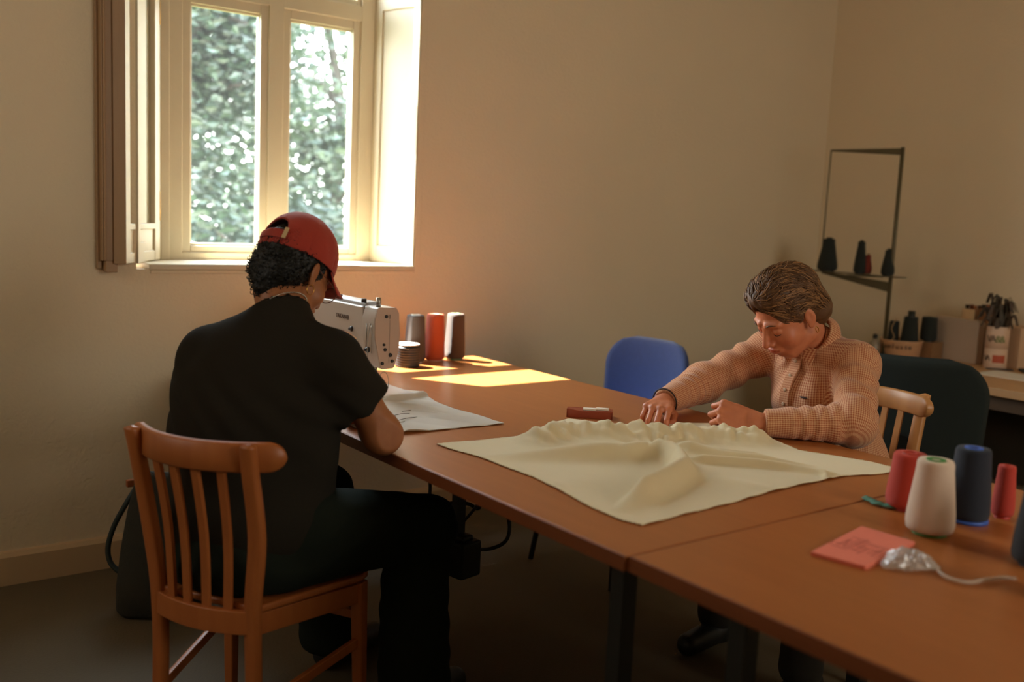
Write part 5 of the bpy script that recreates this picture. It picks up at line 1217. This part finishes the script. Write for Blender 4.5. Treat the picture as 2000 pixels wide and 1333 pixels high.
def cloth_uv(me, V, bones):
    best = np.full(len(V), 1e9); UV = np.zeros((len(V), 2))
    for a, b, r, ref in bones:
        a, b, ref = (np.asarray(q, float) for q in (a, b, ref)); d = b-a; l = np.linalg.norm(d); d = d/l; t = (V-a)@d; tc_ = np.clip(t, 0, l); q = V-a-tc_[:, None]*d; dist = np.linalg.norm(q, axis=1)-r
        ref = ref-d*(ref@d); ref /= np.linalg.norm(ref); e = np.cross(d, ref); ang = np.arctan2(q@e, q@ref)
        m = dist < best; best[m] = dist[m]; UV[m, 0] = ang[m]*r*1.05; UV[m, 1] = t[m]; pl = m & (t < -.004); UV[pl, 0] = (q@e)[pl]; UV[pl, 1] = (q@ref)[pl]
    ul = me.uv_layers.new(name='cloth'); li = np.empty(len(me.loops), np.int32); me.loops.foreach_get('vertex_index', li); ul.data.foreach_set('uv', UV[li].astype(np.float32).ravel())
def build_shirt_person():
    B = np.stack([V3(0, 1, 0), V3(-1, 0, 0), V3(0, 0, 1)], 1)
    pel = V3(2.745, 1.83, .575); chest = V3(2.655, 1.835, .865); neckb = V3(2.585, 1.868, 1.020)
    HS = 1.06; HC = V3(*atd(1537, 612, 2.99)); HR = frame((-.95, .20), math.radians(38), math.radians(4))
    shL, elL, wrL = V3(2.612, 1.712, .950), V3(2.440, 1.592, .802), V3(2.236, 1.778, .790)
    shR, elR, wrR = V3(2.610, 2.035, .950), V3(2.425, 2.155, .830), V3(2.182, 2.092, .796)
    hipL, knL, ftL = V3(2.76, 1.71, .56), V3(2.36, 1.62, .53), V3(2.30, 1.60, .075); hipR, knR, ftR = V3(2.76, 1.89, .56), V3(2.38, 1.98, .53), V3(2.40, 2.0, .075)
    root = thing('person', 'person in an orange checked shirt, head bowed, gathering the cream cloth with both hands', 'person', tuple(pel*V3(1, 1, 0)))
    toH = lambda P: ((P-HC)@HR)/HS
    W = lambda p: HC + HR@(np.asarray(p, float)*HS)
    neckh = W((0, -.035, -.070))
    def skin_head(P):
        d = head_fn(toH(P), full=1.10, wide=1.02)*HS; return smin(d, f_cap(P, neckb-V3(0, 0, .03), neckh, .060, .056), .03)
    fist = ((1.15, 1.25, .7), (1.2, 1.3, .7), (1.25, 1.3, .7), (1.3, 1.3, .7)); rest = ((.55, .75, .45), (.60, .80, .45), (.65, .85, .5), (.70, .85, .5))
    pL = hand_parts(wrL, (-.72, .66, .16), (-.50, -.72, .46), 1, fist, ((.020, .018, -.012), (.036, .050, -.030), (.026, .082, -.046), (.010, .100, -.056)), 1.08)
    pR = hand_parts(wrR, (-.80, -.52, -.02), (-.12, -.10, 1), -1, rest, ((.022, .020, -.012), (.044, .045, -.022), (.046, .075, -.036), (.034, .098, -.046)), 1.06)
    def fore(P, el, wr): d = f_cap(P, el, wr, .040, .027); return d
    def skin_L(P): return smin(fore(P, elL, wrL), hand_fn(P, *pL), .014)
    def skin_R(P): return smin(fore(P, elR, wrR), hand_fn(P, *pR), .014)
    def inner(P):
        d = f_ell(P, pel, (.15, .11, .12), B); d = smin(d, f_cap(P, pel, chest, .11, .12), .06); d = smin(d, f_cap(P, chest, neckb, .10, .05), .05); d = smin(d, f_cap(P, shL, shR, .045), .04)
        for a, b in ((shL, elL), (shR, elR)): d = smin(d, f_cap(P, a, b, .040, .036), .02)
        for a, b, c in ((hipR, knR, ftR), (hipL, knL, ftL)): d = smin(d, f_cap(P, a, b, .065, .05), .03); d = smin(d, f_cap(P, b, c, .045, .035), .02)
        return d
    loL, hiL = bounds([q[2] for q in pL[1]]+[elL, wrL], .055); loR, hiR = bounds([q[2] for q in pR[1]]+[elR, wrR], .055)
    me, V, Q = body_mesh('body', [(skin_head, HC-.19, HC+.17, .0024), (skin_L, loL, hiL, .0023), (skin_R, loR, hiR, .0023), (inner, (2.18, 1.50, .02), (2.98, 2.25, 1.08), .011)])
    col = face_tint(V, HC, HR, HS)
    for prt in (pL, pR):
        for k, a, b, r0, r1 in prt[1]:
            w = np.exp(-(((V-b)**2).sum(1))/(.012**2)); col *= 1-w[:, None]*np.array((.0, .10, .08))
    tint_attr(me, np.clip(col, .4, 1)); put('body', me, skin_mat('skin_rosy', rgb(204, 128, 88), rgb(182, 104, 70)), root)
    # nails
    nl = MB()
    for prt in (pL, pR):
        for k, a, b, r0, r1 in prt[1][2:12:3]+prt[1][-1:]: pass
    # shirt
    hemL = wrL-(wrL-elL)*.10; hemR = wrR-(wrR-elR)*.06; uL = (wrL-elL)/np.linalg.norm(wrL-elL); uR = (wrR-elR)/np.linalg.norm(wrR-elR)
    def sleeve(P, sh, el, hem, u, seed):
        a = f_cap(P, sh, el, .063, .060); b = f_cap(P, el, hem, .060, .041); d = smin(a, b, .035)
        t = (P-el)@u; ax_ = (P-sh)@((el-sh)/np.linalg.norm(el-sh)); lu = np.linalg.norm(hem-el)
        w = np.clip(t/.03, 0, 1)*np.clip((lu-.055-t)/.03, 0, 1)
        d = d - .0035*np.sin(t*150+2.2*fbm(P, 22, seed))*w - .0050*np.sin(ax_*85+2.5*fbm(P, 14, seed+1))*np.clip(ax_/.08, 0, 1)*np.clip((.30-ax_)/.1, 0, 1)*(1-w*.7)
        cuff = smax(f_cap(P, hem-u*.055, hem, .0405, .0395), -f_plane(P, hem-u*.055, u), .002); d = smin(d, cuff, .003)
        return smax(d, f_plane(P, hem, u), .003)
    def shirt(P):
        d = f_ell(P, pel+V3(0, 0, .03), (.162, .135, .14), B)
        d = smin(d, f_ell(P, V3(2.675, 1.842, .74), (.158, .138, .16), B), .06)
        d = smin(d, f_ell(P, chest+V3(-.02, .015, -.02), (.165, .130, .13), B), .06)
        d = smin(d, f_ell(P, V3(2.565, 1.83, .815), (.120, .085, .075), B), .05)
        d = smin(d, f_ell(P, chest+V3(-.005, .015, .07), (.150, .095, .085), B), .05)
        for sh in (shL, shR): d = smin(d, f_cap(P, neckb-V3(-.02, 0, .045), sh, .058, .058), .05)
        d = smin(d, f_cap(P, neckb-V3(-.02, 0, .06), neckb+V3(.010, 0, -.016), .072, .062), .03)
        q = (P-V3(2.60, 1.87, .98)); fa = np.arctan2(q[:, 1], -q[:, 2]); fr = np.hypot(q[:, 1], q[:, 2]); front = np.clip((2.68-P[:, 0])/.06, 0, 1)
        d = d - .0045*np.sin(fa*8+1.5*np.sin(fr*17))*front*np.clip(fr/.06, 0, 1)*np.clip((.26-fr)/.1, 0, 1)
        d = d + .0035*fbm(P, 18, 5)
        d = smin(d, sleeve(P, shL, elL, hemL, uL, 3), .045); d = smin(d, sleeve(P, shR, elR, hemR, uR, 6), .045)
        d = smax(d, -f_cap(P, neckb+V3(-.004, 0, -.03), neckh+(neckh-neckb)*.5, .060, .064), .004)
        d = smax(d, -f_cap(P, V3(2.50, 1.87, .955), V3(2.44, 1.87, 1.04), .018, .05), .006)     # open neck
        d = smax(d, -f_plane(P, V3(0, 0, .47), (0, 0, 1)), .004)
        return smax(d, (TZ+.003)-P[:, 2] + np.where(P[:, 0] < TXB+.008, 0, -9), .003)
    me, V, Q = body_mesh('shirt', [(shirt, (2.16, 1.46, .455), (2.98, 2.27, 1.085), .0052)])
    cloth_uv(me, V, [(pel-V3(0, 0, .2), chest+V3(-.03, .01, .2), .15, (.9, .45, 0)), (shL, elL, .068, (.3, .9, -.2)), (elL, wrL, .052, (.6, .8, -.3)), (shR, elR, .068, (.5, .8, .2)), (elR, wrR, .052, (.6, .8, -.3))])
    V0 = V; mk = check_material(); so_ = put('shirt', me, mk, root)
    # collar: a folded band standing round the neck, open in front
    cv = []; fs = []; NC = 40; ax = neckh-neckb; ax = ax/np.linalg.norm(ax); side = V3(0, 1, 0); fw = np.cross(side, ax)*1.0; fw = fw if fw[0] < 0 else -fw
    for i in range(NC+1):
        a = -PI+.42+(2*PI-.84)*i/NC; dr = -fw*math.cos(a)+side*math.sin(a); op = (abs(a)/PI)**3
        p0 = neckb+V3(-.004, 0, -.010)+dr*.071-ax*.020*op; p1 = p0+ax*.026+dr*.003; p2 = p1+dr*.007; p3 = p0+dr*(.030+.026*op)-ax*(.012+.034*op)
        cv += [p0, p1, p2, p3]
    fs = [(4*i+k, 4*i+k+1, 4*i+4+k+1, 4*i+4+k) for i in range(NC) for k in range(3)]
    mb_ = MB().add(cv, fs, True); me = bpy.data.meshes.new('collar'); me.from_pydata([tuple(v) for v in mb_.v], [], mb_.f); me.shade_smooth(); cvn = np.array([tuple(v) for v in mb_.v]); cloth_uv(me, cvn, [(neckb-ax*.1, neckb+ax*.2, .07, tuple(fw))])
    c_ = put('collar', me, mk, so_); s_ = c_.modifiers.new('s', 'SOLIDIFY'); s_.thickness = .0022; sb = c_.modifiers.new('b', 'SUBSURF'); sb.levels = sb.render_levels = 1
    pk = MB(); e0 = V3(2.478, 1.795, .842); pk.sphere(e0, .010, 12, sc=(.35, 1.5, .30)); pk.build('chest_emblem', mat('dark_embroidery', rgb(70, 52, 44), .8), so_)
    t_ = uR*1.0; u = np.cross(t_, V3(0, 0, 1)); u /= np.linalg.norm(u); v = np.cross(t_, u); cN = hemR+t_*.004
    MB().tube([cN+.0415*(u*math.cos(a)+v*math.sin(a)) for a in np.linspace(0, 2*PI, 30, endpoint=False)], .0024, 8, closed=True).build('wristband', mat('dark_band', rgb(48, 32, 28), .7), root)
    # front placket, open collar wings and buttons, laid on the shirt's own surface
    def front(y, z):
        m = (np.abs(V0[:, 1]-y) < .012) & (np.abs(V0[:, 2]-z) < .012) & (V0[:, 0] > 2.40)
        if not m.any(): return None
        k = np.argmin(V0[m][:, 0]); return V0[m][k, 0]
    zs = [z for z in np.linspace(.80, .965, 16) if front(1.862, z) is not None]
    if len(zs) > 4:
        pv, pf = [], []
        for z in zs:
            x = min(front(1.862, z), front(1.850, z) or 9, front(1.874, z) or 9)
            for yy in (-.016, -.0155, .0155, .016): pv.append((x+(.003 if abs(yy) > .0157 else -.0035), 1.862+yy, z))
        pf = [(4*i+k, 4*i+k+1, 4*i+5+k, 4*i+4+k) for i in range(len(zs)-1) for k in range(3)]
        me = bpy.data.meshes.new('placket'); me.from_pydata(pv, [], pf); cloth_uv(me, np.array(pv), [((2.5, 1.862, .7), (2.5, 1.862, 1.1), .05, (-1, 0, 0))]); put('placket', me, mk, so_)
        for z in zs[1::4]:
            x = min(front(1.862, z), front(1.850, z) or 9)-.0035; MB().lathe([(0, 0), (.0055, 0), (.0055, .0015), (.004, .002), (0, .0015)], (x, 1.862, z), 16, axis=(-1, 0, 0), cap=False).build('button', mat('shirt_button', rgb(190, 160, 130), .4), so_)
        zt_ = zs[-1]
        for s in (-1, 1):
            wing = [(.010, zt_+.004), (.034, zt_+.030), (.066, zt_+.022), (.060, zt_-.030)]; wv = []
            for a, b in wing:
                x = front(1.862+s*a, min(b, zt_)); x = front(1.862, zt_) if x is None else x; wv.append((x-.009, 1.862+s*a, b))
            me = bpy.data.meshes.new('collar_wing'); me.from_pydata(wv, [], [(0, 1, 2, 3)]); cloth_uv(me, np.array(wv), [((2.5, 1.862, .7), (2.5, 1.862, 1.1), .05, (-1, 0, 0))]); w_ = put('collar_wing', me, mk, so_); s2 = w_.modifiers.new('s', 'SOLIDIFY'); s2.thickness = .002
    # trousers, shoes
    def trs(P):
        d = f_ell(P, pel+V3(0, 0, -.03), (.175, .145, .10), B)
        for a, b, c in ((hipR, knR, ftR), (hipL, knL, ftL)):
            e = f_cap(P, a, b, .088, .070); e = smin(e, f_cap(P, b, c+V3(0, 0, .03), .070, .062), .025); d = smin(d, e, .03)
        d = d + .004*fbm(P, 20, 8); d = np.where(P[:, 0] > 2.45, smax(d, .4585-P[:, 2], .006), d); return smax(d, -f_plane(P, V3(0, 0, .06), (0, 0, 1)), .004)
    me, V, Q = body_mesh('trousers', [(trs, (2.18, 1.46, .04), (2.97, 2.15, .70), .009)]); put('trousers', me, mat('dark_trousers', rgb(44, 38, 28), .95, noise=.2, nscale=200), root)
    for ft in (ftR, ftL):
        def shoe(P, ft=ft):
            c = V3(ft[0], ft[1], 0); d = f_cap(P, c+V3(.04, 0, .045), c+V3(-.15, -.02, .036), .042, .036); d = smin(d, f_cap(P, c+V3(.03, 0, .05), c+V3(.02, 0, .09), .042, .045), .03); return smax(d, -P[:, 2]+.002, .005)
        me, V, Q = body_mesh('shoe', [(shoe, (ft[0]-.24, ft[1]-.10, -.01), (ft[0]+.12, ft[1]+.10, .17), .006)]); put('shoe', me, M_BLACKP, root)
    # hair
    def hair0(L):
        d = f_ell(L, (0, -.022, .046), (.086, .106, .092)); d = smin(d, f_ell(L, (0, .026, .096), (.068, .064, .040)), .03)
        d = smin(d, f_cap(L, (-.028, -.072, -.02), (.028, -.072, -.02), .048), .03); d = smin(d, f_cap(L, (-.02, -.078, -.05), (.02, -.078, -.075), .040, .034), .03)
        for s in (-1, 1): d = smin(d, f_cap(L, (s*.070, .018, .045), (s*.071, .006, .006), .016, .009), .02)
        d = smax(d, -f_ell(L, (0, .110, -.002), (.080, .066, .084)), .012)
        for s in (-1, 1): d = smax(d, -f_ell(L, (s*.092, -.008, -.012), (.030, .022, .034)), .008)
        d = smax(d, -f_ell(L, (0, .035, -.075), (.10, .075, .062)), .01)
        return d
    def hair(P):
        L = toH(P); d = hair0(L)
        g = np.sin(L[:, 0]*150+L[:, 1]*60+2.5*np.sin(L[:, 1]*34+L[:, 2]*28))*.5+np.sin(L[:, 0]*260-L[:, 2]*90+2*np.sin(L[:, 1]*60))*.5
        return (d + .0028*g)*HS
    mh = mat('brown_hair', rgb(112, 76, 44), .55, noise=.5, nscale=50, spec=.3, col2=rgb(66, 44, 26)); mh2 = mat('brown_hair_light', rgb(164, 116, 70), .5, noise=.4, nscale=40, spec=.4)
    me, V, Q = body_mesh('hair', [(hair, HC-.19, HC+.19, .0028)]); ho = put('hair', me, mh, root)
    rg = np.random.default_rng(2)
    def project(l):
        for _ in range(4):
            e = 1e-3; d0 = hair0(l[None])[0]; g = np.array([hair0((l+e*np.eye(3)[k])[None])[0]-d0 for k in range(3)])/e; g /= max(np.linalg.norm(g), 1e-6); l = l-g*(d0-.0015)
        return l
    # strands follow the head from the parting down
    N_ = 1300; starts = []
    for k in range(N_):
        a = rg.uniform(0, 2*PI); ph = math.acos(rg.uniform(-.25, 1)); starts.append(np.array((.09*math.sin(ph)*math.cos(a), -.02+.11*math.sin(ph)*math.sin(a), .046+.095*math.cos(ph))))
    Ls = np.array(starts)
    def projV(L):
        for _ in range(3):
            e = 1e-3; d0 = hair0(L); g = np.stack([hair0(L+e*np.eye(3)[k])-d0 for k in range(3)], 1)/e; g /= np.maximum(np.linalg.norm(g, axis=1), 1e-6)[:, None]; L = L-g*(d0-.0018)[:, None]
        return L, g
    tr_ = []; L = Ls; part = np.array((-.03, .03, .14))
    for st in range(9):
        L, g = projV(L); tr_.append(L.copy()); away = L-part; fl = np.stack([.25*np.sign(L[:, 0]+.02)+.25*np.sin(L[:, 1]*45), -.75+.5*np.clip(-L[:, 1]*9, 0, 1), -.30-.75*np.clip(-L[:, 1]*9, 0, 1)], 1) + rg.normal(size=L.shape)*.26
        fl -= g*(fl*g).sum(1)[:, None]; fl /= np.maximum(np.linalg.norm(fl, axis=1), 1e-6)[:, None]; L = L+fl*.0085
    T = np.stack(tr_, 1); pa, pb = [], []
    for k in range(N_):
        p = T[k]; lift = rg.uniform(0, .009)*np.linspace(0, 1, len(p))[:, None]**2*np.array((0, .3, 1)); q = [tuple(W(v)) for v in (p+lift)]
        bad = (p[:, 1] > .085) & (p[:, 2] < .040)
        if bad.any(): continue
        (pb if k % 3 == 0 else pa).append(q)
    strips('hair_strands', pa, .0021, mh, ho); strips('hair_highlights', pb, .0019, mh2, ho)
    # brows, lashes, ear stud
    br = MB()
    for s in (-1, 1):
        br.tube([W(v) for v in ((s*.014, .0935, .0235), (s*.030, .0895, .0290), (s*.046, .0780, .0245))], [.0022, .0028, .0012], 6)
    br.build('eyebrows', mh, root); la = MB()
    for s in (-1, 1):
        la.tube([W((s*(.032+.0150*math.cos(t)), .0855-.0075*(math.cos(t))**2, -.0065-.0035*math.sin(t))) for t in np.linspace(.1, PI-.1, 9)], .0010, 6)
    la.build('eyelashes', mat('lash_brown', rgb(44, 26, 18), .8), root)
    MB().tube([W((-.0860, -.010+.005*math.cos(t), -.050+.009*math.sin(t))) for t in np.linspace(0, 2*PI, 18, endpoint=False)], .0014, 6, closed=True).build('earring', mat('gold', rgb(212, 160, 84), .25, metal=1.0), root)
    return root
build_shirt_person()
